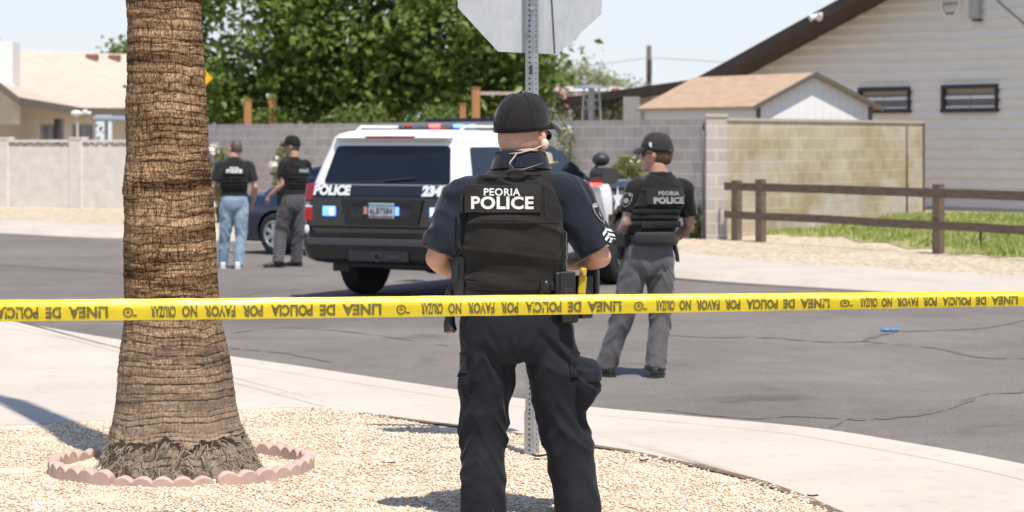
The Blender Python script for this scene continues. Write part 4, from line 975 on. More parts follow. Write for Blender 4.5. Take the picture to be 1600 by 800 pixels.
# emblem columns in the photo; the text repeats between them, turned upside down
EMB = [-1090, -660, -232, 200, 627, 998, 1320, 1612, 1905, 2198, 2490]
WORDS = [('LINEA', .0, .165), ('DE', .20, .265), ('POLICIA', .30, .475), ('POR', .515, .60), ('FAVOR', .635, .765), ('NO', .80, .865), ('CRUZAR', .895, 1.0)]
for e0, e1 in zip(EMB[:-1], EMB[1:]):
    L0 = e0 + (e1-e0)*0.085; L1 = e1 - (e1-e0)*0.075
    for wd, a_, b_ in WORDS:
        xr, xl = L1-(L1-L0)*a_, L1-(L1-L0)*b_; tape_word(wd, (xr+xl)/2, (xr-xl)*1.04, 0.11, 0.63)
for e in EMB[:-1]:
    # small badge: ring, hand and bar
    s_ = np.interp(e, _g, _arr[:, 0])/400; mb = MB(); 
    def bp(u, w_): return tape_pt(e + u*s_, 0.37 + w_/30.0, 0.0018)
    for (cu, cw, ro, ri_) in ((0, 0, 7.5, 5.2),):
        n = 22; mb.add([bp(ro*math.cos(2*math.pi*k/n), ro*math.sin(2*math.pi*k/n)) for k in range(n)] + [bp(ri_*math.cos(2*math.pi*k/n), ri_*math.sin(2*math.pi*k/n)) for k in range(n)], [(k, (k+1) % n, n+(k+1) % n, n+k) for k in range(n)])
    for u0, u1, w0, w1 in ((-3, 3, -1.2, 1.2), (7, 13, -6, -3.5), (-1.2, 1.2, 1.5, 4)): mb.add([bp(u0, w0), bp(u1, w0), bp(u1, w1), bp(u0, w1)], [(0,1,2,3)])
    obj('tape_emblem', mb, M_INK, tp_, fix=False)

# ================================================================== vehicles
M_BLACKP = pm('gloss_black_paint', (0.010, 0.010, 0.012), 0.12, var=0.1, spec=0.5, coat=0.6)
M_WHITEP = pm('gloss_white_paint', (0.76, 0.76, 0.76), 0.25, var=0.02, coat=0.4)
M_NAVYP = pm('dark_blue_paint', (0.012, 0.020, 0.048), 0.15, var=0.1, coat=0.6)
M_BLKPL = pm('black_plastic', (0.022, 0.022, 0.024), 0.5, var=0.2, bump=0.1)
M_TINT = pm('tinted_glass', (0.006, 0.008, 0.013), 0.05, var=0.3, scale=1.5, spec=0.6)
M_TYRE = pm('tyre_rubber', (0.018, 0.018, 0.018), 0.85, var=0.25, bump=0.3, bscale=60)
M_RIM = pm('alloy_wheel', (0.45, 0.46, 0.48), 0.35, metal=0.7, var=0.1)
M_DUSTR = pm('grey_dust_rim', (0.10, 0.10, 0.105), 0.5, metal=0.3)
M_REDL = pm('red_lens', (0.50, 0.012, 0.014), 0.15, var=0.15, coat=0.5)
M_REDD = pm('dark_red_lens', (0.26, 0.010, 0.014), 0.2, coat=0.4)
M_CLRL = pm('clear_lens', (0.55, 0.50, 0.50), 0.15, coat=0.5)
M_LWHITE = pm('white_decal', (0.78, 0.78, 0.78), 0.4, var=0.02)
def emis(name, c, s_):
    t = NT(name); t.base(c); t.b.inputs['Emission Color'].default_value = (*c, 1); t.b.inputs['Emission Strength'].default_value = s_; return t.m
M_BLUEE = emis('lit_blue_led', (0.10, 0.22, 1.0), 2.2); M_REDE = emis('lit_red_led', (1.0, 0.10, 0.08), 2.0); M_WHTE = emis('lit_white_led', (0.6, 0.75, 1.0), 3.0)
def rrect(x, y0, y1, rr, rf, z, n=6):          # rounded rectangle, counter-clockwise from rear right
    pts = []
    for cx_, cy_, r_, a0 in ((x-rr, y0+rr, rr, -90), (x-rf, y1-rf, rf, 0), (-x+rf, y1-rf, rf, 90), (-x+rr, y0+rr, rr, 180)):
        for k in range(n+1):
            a = R(a0 + 90*k/n); pts.append((cx_+r_*math.cos(a), cy_+r_*math.sin(a), z))
    return pts
def shell(rows, sub=10):
    rs = []
    for z, x, y0, y1, rr, rf in rows: rs.append(rrect(x, y0, y1, rr, rf, z))
    return rs
def densify(rs, m):     # split the long sides so colours can follow the panels
    out = []
    for r in rs:
        n = len(r); o_ = []
        for i in range(n):
            a, b = Vector(r[i]), Vector(r[(i+1) % n]); k = m if (i % 7) == 6 else 1
            for j in range(k): o_.append(tuple(a.lerp(b, j/k)))
        out.append(o_)
    return out
def cyl(r, x0, x1, y, z, n=40):
    q = MB(); q.rings([[(x0, y+r*math.cos(2*math.pi*k/n), z+r*math.sin(2*math.pi*k/n)) for k in range(n)], [(x1, y+r*math.cos(2*math.pi*k/n), z+r*math.sin(2*math.pi*k/n)) for k in range(n)]]); return q
def wheel(parent, x, y, r, w, rim, spokes=5, side=1):
    wh = thing_part('wheel', parent); wh.location = (x, y, r)
    q = MB(); n = 48; prof = [(-w/2+.02, r*.62), (-w/2, r*.72), (-w/2+.005, r*.9), (-w/2+.03, r*.985), (-w/4, r), (w/4, r), (w/2-.03, r*.985), (w/2-.005, r*.9), (w/2, r*.72), (w/2-.02, r*.62)]
    q.rings([[(px_, rr_*math.cos(2*math.pi*k/n), rr_*math.sin(2*math.pi*k/n)) for k in range(n)] for px_, rr_ in prof], cap=True)
    obj('tyre', q, M_TYRE, wh, 40)
    q = MB(); xo = side*w/2
    q.rings([[(xo-side*d_, rr_*math.cos(2*math.pi*k/n), rr_*math.sin(2*math.pi*k/n)) for k in range(n)] for d_, rr_ in ((.019, r*.63), (-.004, r*.64), (-.004, r*.585), (.03, r*.55))], cap=False)
    q.rings([[(xo-side*d_, rr_*math.cos(2*math.pi*k/n), rr_*math.sin(2*math.pi*k/n)) for k in range(n)] for d_, rr_ in ((.055, r*.60), (.05, r*.01))], cap=False)
    for k in range(spokes):
        a = 2*math.pi*k/spokes; d1 = Vector((0, math.cos(a), math.sin(a))); d2 = Vector((0, -math.sin(a), math.cos(a))); X = Vector((side, 0, 0))
        A = [Vector((xo, 0, 0)) - X*.005 + d1*(r*.10) + d2*s_*r*.085 for s_ in (-1, 1)] + [Vector((xo, 0, 0)) - X*.008 + d1*(r*.6) + d2*s_*r*.11 for s_ in (1, -1)]
        q.rings([A, [p-X*.04 for p in A]])
    q.tube([Vector((xo-side*.03, 0, 0)), Vector((xo+side*.005, 0, 0))], r*.14, 16); obj('rim', q, rim, wh, 40)
    return wh
def thing_part(name, parent):
    o = bpy.data.objects.new(name, None); COL.objects.link(o); o.parent = parent; o.empty_display_size = .05; return o
# ---------------- police SUV (local: x right, y forward, origin under the rear axle)
SUVR = R(-27.3)
suv = thing('police_suv', 'black and white police SUV seen from behind with lit blue rear strobes', 'police car', (-0.89, 27.45, 0), SUVR); suv.scale = (1.035, 1, 1)
low = densify(shell([(0.40, 0.90, -1.02, 3.85, .2, .3), (0.44, 0.95, -1.10, 3.90, .2, .35), (0.60, 0.995, -1.13, 3.95, .16, .38), (0.80, 1.015, -1.145, 3.97, .13, .38), (0.98, 1.012, -1.13, 3.96, .13, .38), (1.08, 0.998, -1.115, 3.93, .13, .36), (1.135, 0.975, -1.10, 3.86, .13, .32), (1.17, 0.93, -1.07, 3.6, .12, .3)]), 40)
q = MB(); q.rings(low); body = obj('body', q, [M_BLACKP, M_WHITEP], suv)
for x in (-1, 1):
    for y in (0.0, 2.946):
        c = obj('cut', cyl(0.475, x*0.68, x*1.2, y, 0.42), [], None); c.parent = suv; bpy.context.view_layer.update(); boolean(body, c)
me = body.data
for p in me.polygons:
    c = p.center
    if 0.42 < c.y < 2.50 and abs(c.x) > .8 and c.z > 0.5 and abs(p.normal.x) > .5: p.material_index = 1
me.polygons.foreach_set('use_smooth', [True]*len(me.polygons)); me.set_sharp_from_angle(angle=R(32))
for x in (-1, 1):
    for y in (0.0, 2.946):
        q = MB(); n = 24; rs = []
        for k in range(n+1):
            a = math.pi*k/n - .12 + .24*k/n*0; yy, zz = y+.472*math.cos(a), .42+.472*math.sin(a); yo, zo = y+.52*math.cos(a), .42+.52*math.sin(a)
            xs_ = 1.0 if zz < .8 else 1.005
            rs.append([(x*.69, yy, zz), (x*(xs_+.012), yy, zz), (x*(xs_+.012), yo, zo), (x*.97, yo, zo)])
        q.rings(rs, cap=False, close=False); obj('wheel_arch', q, M_BLKPL, body, 40)
cab = densify(shell([(1.10, 0.955, -1.085, 2.32, .12, .3), (1.17, 0.948, -1.07, 2.24, .12, .3), (1.45, 0.885, -0.985, 1.80, .12, .3), (1.72, 0.822, -0.90, 1.37, .12, .3), (1.79, 0.80, -0.89, 1.26, .12, .3), (1.83, 0.765, -0.87, 1.18, .14, .3), (1.862, 0.69, -0.80, 1.06, .14, .3), (1.88, 0.58, -0.70, 0.92, .14, .3), (1.885, 0.35, -0.45, 0.7, .14, .3)]), 3)
q = MB(); q.rings(cab); obj('cabin', q, M_WHITEP, suv, 35)
def cab_hw(z): return np.interp(z, [1.10, 1.17, 1.45, 1.72, 1.79], [.955, .948, .885, .822, .80])
def cab_yr(z): return np.interp(z, [1.10, 1.17, 1.45, 1.72, 1.79], [-1.085, -1.07, -.985, -.90, -.89])
def rear_pt(x, z, o_=0.006): return Vector((x, cab_yr(z)-o_, z))
def side_pt(y, z, sd, o_=0.006): return Vector((sd*(cab_hw(z)+o_), y, z))
def round_poly(pts, r_=0.05, n=4):
    out = []; m_ = len(pts)
    for i in range(m_):
        p, a, b = Vector(pts[i]), Vector(pts[i-1]), Vector(pts[(i+1) % m_]); da = (a-p).normalized(); db = (b-p).normalized(); p0, p1 = p+da*r_, p+db*r_
        for k in range(n+1):
            t = k/n; out.append((p0*(1-t)*(1-t) + p*2*t*(1-t) + p1*t*t))
    return out
def panel(name, poly2, fn, mat, parent, r_=0.05, thick=0.012):
    pl_ = round_poly([(a, b, 0) for a, b in poly2], r_); q = MB(); q.rings([[fn(p.x, p.y, -thick) for p in pl_], [fn(p.x, p.y, 0.006) for p in pl_]]); return obj(name, q, mat, parent)
rwin = panel('rear_window', [(-.775, 1.185), (.775, 1.185), (.695, 1.70), (-.695, 1.70)], rear_pt, M_TINT, suv, .06)
q = MB(); q.rings([[rear_pt(x, z, .008) for x, z in ((-.70, 1.20), (.70, 1.20), (.70, 1.212), (-.70, 1.212))], [rear_pt(x, z, .018) for x, z in ((-.70, 1.20), (.70, 1.20), (.70, 1.212), (-.70, 1.212))]]); obj('defroster_line', q, M_BLKPL, rwin)
q = MB(); q.tube([rear_pt(-.02, 1.22, .02), rear_pt(.10, 1.24, .025), rear_pt(.34, 1.26, .02)], .012, 8); obj('wiper', q, M_BLKPL, rwin)
for sd in (-1, 1):
    f = lambda y, z, o_=0.006, sd=sd: side_pt(y, z, sd, o_)
    panel('side_window', [(-.86, 1.24), (-.02, 1.24), (-.02, 1.68), (-.74, 1.68)], f, M_TINT, suv)
    panel('side_window', [(.10, 1.23), (.82, 1.23), (.82, 1.69), (.10, 1.69)], f, M_TINT, suv)
    panel('side_window', [(.93, 1.215), (2.08, 1.20), (1.90, 1.33), (1.50, 1.60), (1.28, 1.69), (.93, 1.70)], f, M_TINT, suv)
    q = MB(); q.box((sd*1.014-.004, 0.86, 0.56), (sd*1.014+.004, 0.872, 1.09)); q.box((sd*1.014-.006, 0.70, .98), (sd*1.014+.012, 0.84, 1.01)); obj('door_handle', q, M_BLKPL, suv)
    for k, (u0, wd, mt) in enumerate(((1.30, .11, 'grey_decal'), (1.50, .20, 'black_decal'))):
        mt_ = MATS.get(mt) or pm(mt, (.20,.21,.23) if mt[0] == 'g' else (.02,.02,.02), .4)
        q = MB(); X_ = sd*1.0185; q.add([(X_, u0, .62), (X_, u0+wd, .62), (X_*.992, u0+wd+.30, 1.05), (X_*.992, u0+.30, 1.05)], [(0,1,2,3)]); obj('door_stripe', q, mt_, suv, fix=False)
    q = MB(); q.rings([[(sd*(1.02+.02*k_), 2.02+.12*math.cos(a)*(1+.1*k_), 1.26+.115*math.sin(a)) for a in (2*math.pi*j/20 for j in range(20))] for k_ in (0, 4, 9, 11)]); m_ = obj('wing_mirror', q, M_BLKPL, suv, 50)
    q = MB(); q.tube([(sd*.94, 2.0, 1.2), (sd*1.04, 2.0, 1.22)], .035, 10); obj('mirror_arm', q, M_BLKPL, m_)
    q = MB(); q.box((sd*1.04, 1.88, 1.125), (sd*1.16, 1.94, 1.16)); obj('mirror_strobe', q, M_REDE, m_)
    q = MB(); q.tube([(sd*.97, 2.05, 1.30), (sd*1.06, 2.08, 1.44)], .016, 8); q.ell((sd*1.09, 2.06, 1.49), (.105, .10, .10), 20, 14); obj('spot_light', q, M_BLKPL, suv, 60)
    # star decal on front fender
    q = MB(); X_ = sd*1.0165; star = [(2.70+(.16 if k % 2 == 0 else .065)*math.sin(math.pi*k/5), .96+(.16 if k % 2 == 0 else .065)*math.cos(math.pi*k/5)) for k in range(10)]
    q.add([(X_, a, b) for a, b in star], [tuple(range(10))]); obj('star_decal', q, M_LWHITE, suv, fix=False)
    tl_ = thing_part('tail_light', suv)
    def tlp(x0, x1, z0, z1, o_): 
        return [(sd*x0, -1.128-o_, z0), (sd*x1, -1.05-o_*.3, z0), (sd*x1, -1.03-o_*.3, z1), (sd*x0, -1.10-o_, z1)]
    for z0, z1, mt in ((.80, .935, M_REDL), (.938, 1.005, M_CLRL), (1.008, 1.185, M_REDD)):
        q = MB()
        A = [(sd*.868, -1.162, z0), (sd*.965, -1.150, z0), (sd*1.028, -1.05, z0), (sd*1.026, -.90, z0), (sd*.90, -.92, z0), (sd*.868, -1.09, z0)]
        k_ = (z1-.8)*.13; B = [(x*(1-.012*(z1 > 1.0)), y+.03*(z1 > 1.0)+.0, z1) for x, y, z in A]; q.rings([A, B]); bevel(obj('lens', q, mt, tl_), .012)
    q = MB(); q.box((min(sd*.575, sd*.735), -1.168, .855), (max(sd*.575, sd*.735), -1.135, .955)); 
    stb = obj('strobe_light', q, M_BLUEE, suv); bevel(stb, .012)
    q = MB(); q.box((min(sd*.60, sd*.635), -1.1695, .87), (max(sd*.60, sd*.635), -1.1685, .94)); obj('strobe_core', q, M_WHTE, stb)
    q = MB(); q.ell((sd*.93, -1.165, .745), (.03, .012, .03), 12, 8); obj('reverse_lamp', q, M_LWHITE, suv, 180)
# tailgate details
q = MB(); q.rings([[(x, -1.125+.0*z, z) for x, z in ((-.92, .745), (.92, .745), (.925, 1.06), (-.925, 1.06))], [(x, y, z) for x, y, z in ((-.90, -1.155, .765), (.90, -1.155, .765), (.905, -1.148, 1.05), (-.905, -1.148, 1.05))]]); bevel(obj('tailgate', q, M_BLACKP, suv, 30), .012)
q = MB(); q.rings([[(x, -1.10, z) for x, z in ((-.92, 1.062), (.92, 1.062), (.88, 1.165), (-.88, 1.165))], [(x, y, z) for x, y, z in ((-.90, -1.135, 1.066), (.90, -1.135, 1.066), (.865, -1.105, 1.16), (-.865, -1.105, 1.16))]]); bevel(obj('tailgate_band', q, M_BLACKP, suv, 30), .008)
q = MB()
fr = [(-.44, .78), (.44, .78), (.50, 1.03), (-.50, 1.03)]; fi = [(-.33, .84), (.33, .84), (.36, .985), (-.36, .985)]
q.rings([[(x, -1.150, z) for x, z in fr], [(x, -1.172, z*.98+.018) for x, z in fr], [(x*1.05, -1.172, z) for x, z in fi], [(x, -1.145, z) for x, z in fi]], cap=False); obj('plate_surround', q, M_BLACKP, suv, 30)
q = MB(); q.add([(x, -1.158, z) for x, z in ((-.37, .83), (.37, .83), (.38, .99), (-.38, .99))], [(0,1,2,3)]); obj('plate_recess', q, M_BLKPL, suv)
q = MB(); q.box((-.155, -1.178, .838), (.155, -1.168, .992)); lp_ = obj('licence_plate', q, pm('plate_white', (.50,.52,.52), .4, var=.05), suv); bevel(lp_, .004)
q = MB(); q.box((-.15, -1.1795, .955), (.15, -1.1785, .985)); obj('plate_top_band', q, pm('plate_teal', (.16,.34,.36), .4), lp_)
q = MB(); q.add([(x, -1.1800, z) for x, z in ((-.15, .845), (.15, .845), (.15, .862), (.05, .870), (-.03, .862), (-.1, .875), (-.15, .862))], [tuple(range(7))]); obj('plate_hills', q, pm('plate_purple', (.22,.12,.22), .4), lp_, fix=False)
lettering('plate_text', '6LB7584', .085, lambda u, v: Vector((u, -1.181, .885+v)), pm('plate_ink', (.04,.07,.10), .5), lp_, .002, xs=.92)
q = MB(); q.box((-.215, -1.176, .88), (-.175, -1.16, .955)); obj('plate_strobe', q, pm('red_plate_strobe', (.55,.25,.22), .4), suv)
q = MB(); q.box((.168, -1.176, .87), (.208, -1.16, .955)); obj('plate_strobe', q, M_BLUEE, suv)
lettering('police_lettering', 'POLICE', .135, lambda u, v: Vector((-.640+u+v*.12, -1.141+.2*(v+.02), 1.075+v*.98)), M_LWHITE, suv, .008, xs=1.02)
lettering('unit_number', '2342', .135, lambda u, v: Vector((.62+u+v*.1, -1.141+.2*(v+.02), 1.075+v*.98)), M_LWHITE, suv, .010, xs=1.1)
# bumper, third brake light, roof rails, tow hitch, exhaust
q = MB(); q.rings(shell([(.42, .93, -1.16, -.78, .2, .05), (.46, .975, -1.205, -.78, .18, .05), (.60, 1.005, -1.235, -.78, .16, .05), (.665, 1.005, -1.235, -.78, .16, .05)])); obj('bumper', q, M_BLACKP, suv, 35)
q = MB(); q.rings(shell([(.667, .95, -1.225, -1.0, .1, .03), (.685, .94, -1.222, -1.0, .1, .03)])); q.rings([[(x, -1.238, z) for x, z in ((-.88, .612), (.88, .612), (.88, .662), (-.88, .662))], [(x, -1.243, z) for x, z in ((-.87, .618), (.87, .618), (.87, .658), (-.87, .658))]]); obj('bumper_step', q, pm('grey_step_pad', (.05,.052,.056), .45), suv)
q = MB(); q.box((-.36, -1.243, .445), (.36, -1.20, .56)); obj('hitch_cover', q, M_BLKPL, suv)
q = MB(); q.rings([[(r_*math.cos(2*math.pi*k/20), y, .49+r_*math.sin(2*math.pi*k/20)) for k in range(20)] for r_, y in ((.05, -1.2), (.05, -1.262), (.036, -1.262), (.036, -1.22))], cap=False); q.box((.12, -1.25, .475), (.26, -1.235, .515)); obj('tow_hitch', q, pm('dark_steel', (.06,.06,.065), .45, metal=.5), suv, 40)
q = MB(); q.rings(shell([(1.755, .70, -.955, -.7, .1, .05), (1.79, .72, -.985, -.7, .1, .05), (1.815, .70, -.96, -.7, .1, .05), (1.83, .66, -.9, -.7, .1, .05)])); spo = obj('roof_spoiler', q, M_WHITEP, suv, 40)
q = MB(); q.box((-.30, -.994, 1.782), (.30, -.975, 1.808)); obj('brake_light', q, M_REDD, spo)
for sd in (-1, 1):
    q = MB(); q.tube([(sd*.64, -.6, 1.86), (sd*.64, -.5, 1.915), (sd*.62, .7, 1.92), (sd*.6, .8, 1.88)], .017, 8); obj('roof_rail', q, M_WHITEP, suv, 180)
M_SMOKE = pm('smoked_lens', (.10,.11,.13), .15, coat=.5)
q = MB(); q.box((-.62, .30, 1.888), (.62, .60, 1.905)); lb = obj('light_bar', q, M_BLKPL, suv); bevel(lb, .015)
q = MB(); q.tube([(-.35, .45, 1.87), (-.35, .45, 1.9)], .05, 8); q.tube([(.35, .45, 1.87), (.35, .45, 1.9)], .05, 8); obj('light_bar_foot', q, M_BLKPL, lb)
for x0, x1, mt in ((-.615, -.52, 'd'), (-.515, -.46, 'r0'), (-.455, -.23, 'd'), (-.225, -.09, 'r'), (-.085, .075, 'd'), (.08, .20, 'b'), (.205, .275, 'd'), (.28, .35, 'b'), (.355, .615, 'd')):
    q = MB(); q.box((x0, .285, 1.907), (x1, .615, 1.948)); m_ = {'r0': M_REDL, 'r': M_REDE, 'd': M_SMOKE, 'b': M_BLUEE}[mt]; bevel(obj('light_bar_lens', q, m_, lb), .02)
q = MB(); q.tube([(.58, -.95, .36), (.56, -.6, .38), (.5, .5, .4)], .04, 10); q.tube([(-.6, 0, .40), (.6, 0, .40)], .07, 10); q.ell((0, 0, .40), (.16, .18, .15), 14, 10); q.tube([(.35, -.7, .35), (-.2, -.75, .36)], .03, 8); q.box((-.55, -.9, .36), (.5, 2.8, .42)); obj('underbody', q, M_BLKPL, suv)
for x in (-.7, .7):
    q = MB(); q.box((x-.1, -.83, .30), (x+.1, -.80, .48)); obj('mud_flap', q, M_BLKPL, suv)
for x in (-1, 1):
    for y in (0.0, 2.946): wheel(suv, x*.865, y, .405, .275, M_DUSTR, 5, x)

# the belt line of this body sits high: stretch the panels between bumper and glass
_zx = [0, .70, .80, 1.185, 1.70, 1.9, 2.5]; _zy = [0, .70, .87, 1.285, 1.705, 1.9, 2.5]
_seen = set()
def _warp(o_):
    for c_ in o_.children:
        if c_.name.startswith('wheel') and c_.type == 'EMPTY': continue
        if c_.type == 'MESH' and c_.data.name not in _seen:
            _seen.add(c_.data.name)
            for v in c_.data.vertices: v.co.z = float(np.interp(v.co.z, _zx, _zy))
            c_.data.update()
        _warp(c_)
_warp(suv)
# ---------------- dark sedan behind the two officers
sdir = Vector((.80, -.60, 0))
sed = thing('sedan', 'dark blue sedan parked at the far kerb behind two officers', 'car', (-3.10, 37.75, 0), math.atan2(-sdir.x, sdir.y))
# local y along sdir (towards the right), so left end is the rear; visible flank is local +x
low = densify(shell([(.20, .80, -.9, 3.55, .25, .3), (.26, .86, -.97, 3.62, .25, .35), (.45, .895, -1.0, 3.66, .22, .4), (.66, .905, -1.0, 3.66, .25, .45), (.80, .89, -.97, 3.60, .28, .45), (.90, .84, -.90, 3.3, .3, .45), (.94, .74, -.78, 2.9, .3, .4)]), 30)
q = MB(); q.rings(low); body = obj('body', q, M_NAVYP, sed)
for x in (-1, 1):
    for y in (0.0, 2.68):
        c = obj('cut', cyl(.37, x*.60, x*1.1, y, .32), [], None); c.parent = sed; bpy.context.view_layer.update(); boolean(body, c)
body.data.polygons.foreach_set('use_smooth', [True]*len(body.data.polygons)); body.data.set_sharp_from_angle(angle=R(32))
q = MB(); q.rings(densify(shell([(.90, .80, -.55, 2.55, .25, .3), (1.0, .775, -.38, 2.25, .25, .3), (1.2, .69, .05, 1.75, .22, .3), (1.34, .615, .42, 1.38, .2, .3), (1.39, .54, .60, 1.22, .2, .25), (1.41, .40, .72, 1.05, .15, .2)]), 4)); obj('cabin', q, M_NAVYP, sed, 40)
def scab(z): return np.interp(z, [.90, 1.0, 1.2, 1.34], [.80, .775, .69, .615])
for sd in (-1, 1):
    f = lambda y, z, o_=.005, sd=sd: Vector((sd*(scab(z)+o_), y, z))
    panel('side_window', [(-.12, .985), (.88, .985), (.88, 1.31), (.52, 1.31)], f, M_TINT, sed, .04); panel('side_window', [(.94, .985), (2.08, .985), (1.45, 1.31), (.94, 1.31)], f, M_TINT, sed, .04)
    q = MB(); q.box((sd*.905-.01, .55, .76), (sd*.905+.016, .72, .785)); q.box((sd*.905-.01, 1.55, .76), (sd*.905+.016, 1.72, .785)); obj('door_handle', q, M_NAVYP, sed)
    q = MB(); q.rings(shell([(.60, .02, -.1, .1, .01, .01), (.78, .02, -.1, .1, .01, .01)])); 
    tl_ = obj('tail_light', q, M_REDL, sed); tl_.location = (sd*.86, -.90, 0)
def srear(x, z, o_=.005): y = np.interp(z, [.90, 1.0, 1.2, 1.34], [-.55, -.38, .05, .42]); return Vector((x, y-o_, z+o_*.6))
panel('rear_window', [(-.62, .97), (.62, .97), (.50, 1.31), (-.50, 1.31)], srear, M_TINT, sed, .05)
def sfront(x, z, o_=.005): y = np.interp(z, [.90, 1.0, 1.2, 1.34], [2.55, 2.25, 1.75, 1.38]); return Vector((x, y+o_, z+o_*.6))
panel('windscreen', [(-.62, .97), (.62, .97), (.50, 1.31), (-.50, 1.31)], sfront, M_TINT, sed, .05)
for x in (-1, 1):
    for y in (0.0, 2.68): wheel(sed, x*.80, y, .325, .215, M_RIM, 7, x)
q = MB(); q.box((-.7, -.8, .19), (.7, 3.4, .24)); obj('underbody', q, M_BLKPL, sed)

# ================================================================== people
def m_cloth(name, c, var=0.12, weave=900, rough=0.85, sheen=0.25, c2=None):
    t = NT(name).set(rough, spec=0.2, sheen=sheen)
    a = t.ramp(t.noise(7, 5, 0.6), [(0.25, sc(c, 1-var)), (0.75, c2 or sc(c, 1+var))]); t.base(a)
    wv = t.ramp(t.noise(weave*.35, 3, 0.7), [(.35, 0.72), (.65, 1.25)]); t.base(t.mix(1.0, a, wv, 'MULTIPLY')); t.bump(t.mix(.6, t.noise(weave, 2, 0.6), t.noise(38, 4, .65)), 0.45, 0.003); return t.m
def m_skin(name, c, freckle=0.12):
    t = NT(name).set(0.5, spec=0.35); t.b.inputs['Subsurface Weight'].default_value = 0.12; t.b.inputs['Subsurface Radius'].default_value = (.012, .005, .003)
    a = t.ramp(t.noise(14, 5, 0.65), [(0.3, (c[0]*.9, c[1]*.8, c[2]*.78)), (0.7, sc(c, 1.08))]); s_ = t.ramp(t.noise(150, 3, .7), [(.3, 1-freckle), (.6, 1.0)])
    t.base(t.mix(1.0, a, s_, 'MULTIPLY')); t.bump(t.noise(260, 3), 0.15, 0.001); return t.m
M_SKIN = m_skin('sunned_skin', (0.56, 0.315, 0.225)); M_SKIN2 = m_skin('fair_skin', (0.48, 0.28, 0.20))
def m_tattoo():
    t = NT('tattooed_skin').set(0.5, spec=0.3); a = t.ramp(t.noise(22, 5, 0.65, (1, 1, .7), 1.2), [(0.44, (0.47, 0.28, 0.205)), (0.52, (0.20, 0.155, 0.13)), (0.60, (0.40, 0.24, 0.18)), (.66, (.15, .13, .12))])
    t.base(a); return t.m
M_TATT = m_tattoo()
M_NAVYC = m_cloth('navy_uniform_cloth', (0.0125, 0.0155, 0.026), .2)
M_NAVYT = m_cloth('navy_trouser_cloth', (0.0130, 0.0142, 0.0195), .2, sheen=.05)
M_BLKC = m_cloth('black_cloth', (0.012, 0.0118, 0.0115), .2)
M_VEST = m_cloth('black_vest_nylon', (0.0165, 0.0150, 0.0138), .3, sheen=.18, weave=420)
M_PATCH = m_cloth('patch_fabric', (0.022, 0.021, 0.020), .15, sheen=.3)
M_GREYT = m_cloth('grey_trouser_cloth', (0.115, 0.110, 0.112), .15)
M_GREYT2 = m_cloth('dark_grey_trouser_cloth', (0.085, 0.082, 0.086), .15)
M_DENIM = m_cloth('faded_denim', (0.22, 0.32, 0.43), .25, c2=(0.36, 0.46, 0.56))
M_CAPB = m_cloth('black_cap_cloth', (0.0125, 0.0115, 0.011), .3, sheen=.2)
M_CAPG = m_cloth('charcoal_cap_cloth', (0.03, 0.028, 0.03), .2)
M_BOONIE = m_cloth('khaki_hat_cloth', (0.40, 0.36, 0.26), .25)
M_BOOT = pm('black_leather', (0.012, 0.011, 0.011), 0.5, var=.3, bump=.2, bscale=90)
M_SHOEW = pm('white_trainer', (0.62, 0.62, 0.62), 0.6)
M_LTR = pm('black_duty_leather', (0.010, 0.0095, 0.0095), 0.38, var=.3, bump=.15, bscale=120)
M_POLY = pm('matt_black_polymer', (0.014, 0.014, 0.015), 0.45, var=.2)
M_GLOSSB = pm('gloss_black', (0.008, 0.008, 0.01), 0.12)
M_TASER = pm('yellow_polymer', (0.50, 0.34, 0.02), 0.45, var=.06)
M_WTHREAD = pm('white_thread', (0.62, 0.62, 0.60), 0.7, var=.06); M_GTHREAD = pm('grey_thread', (0.24, 0.235, 0.225), 0.7, var=.06)
M_HAIRB = pm('brown_hair', (0.085, 0.042, 0.02), 0.55, var=.4, scale=60, stretch=(1, 1, .2), bump=.5, bscale=200)
M_HAIRG = pm('grey_cropped_hair', (0.09, 0.075, 0.065), 0.8, var=.35, scale=70)
M_STUB = m_skin('shaven_scalp', (0.47, 0.30, 0.23), .3)
M_CLEAR = pm('clear_tube', (0.50, 0.44, 0.38), 0.2)

def seg(mb, pts, rad, n=18, flat=None, up=None, sub=5, endcap=True):
    """smooth limb through pts with interpolated radii"""
    ps = [Vector(p) for p in pts]; out = []; rr_ = []
    for i in range(len(ps)-1):
        p0, p1, p2, p3 = ps[max(i-1, 0)], ps[i], ps[i+1], ps[min(i+2, len(ps)-1)]
        for k in range(sub):
            t = k/sub; out.append(0.5*((2*p1)+(p2-p0)*t+(2*p0-5*p1+4*p2-p3)*t*t+(3*p1-p0-3*p2+p3)*t**3)); rr_.append(rad[i]+(rad[i+1]-rad[i])*(t*t*(3-2*t)))
    out.append(ps[-1]); rr_.append(rad[-1]); mb.tube(out, rr_, n, flat=flat, up=up)
    if endcap: mb.ell(ps[-1], (rad[-1],)*3, 14, 9); mb.ell(ps[0], (rad[0],)*3, 14, 9)
def sring(cx_, cy_, rx, ry, z, n=36, e=2.4, tilt=0.0, roll=0.0):
    out = []
    for k in range(n):
        a = 2*math.pi*k/n; c, s_ = math.cos(a), math.sin(a); x = rx*abs(c)**(2/e)*(1 if c >= 0 else -1); y = ry*abs(s_)**(2/e)*(1 if s_ >= 0 else -1)
        out.append((cx_+x, cy_+y, z + tilt*y + roll*x))
    return out
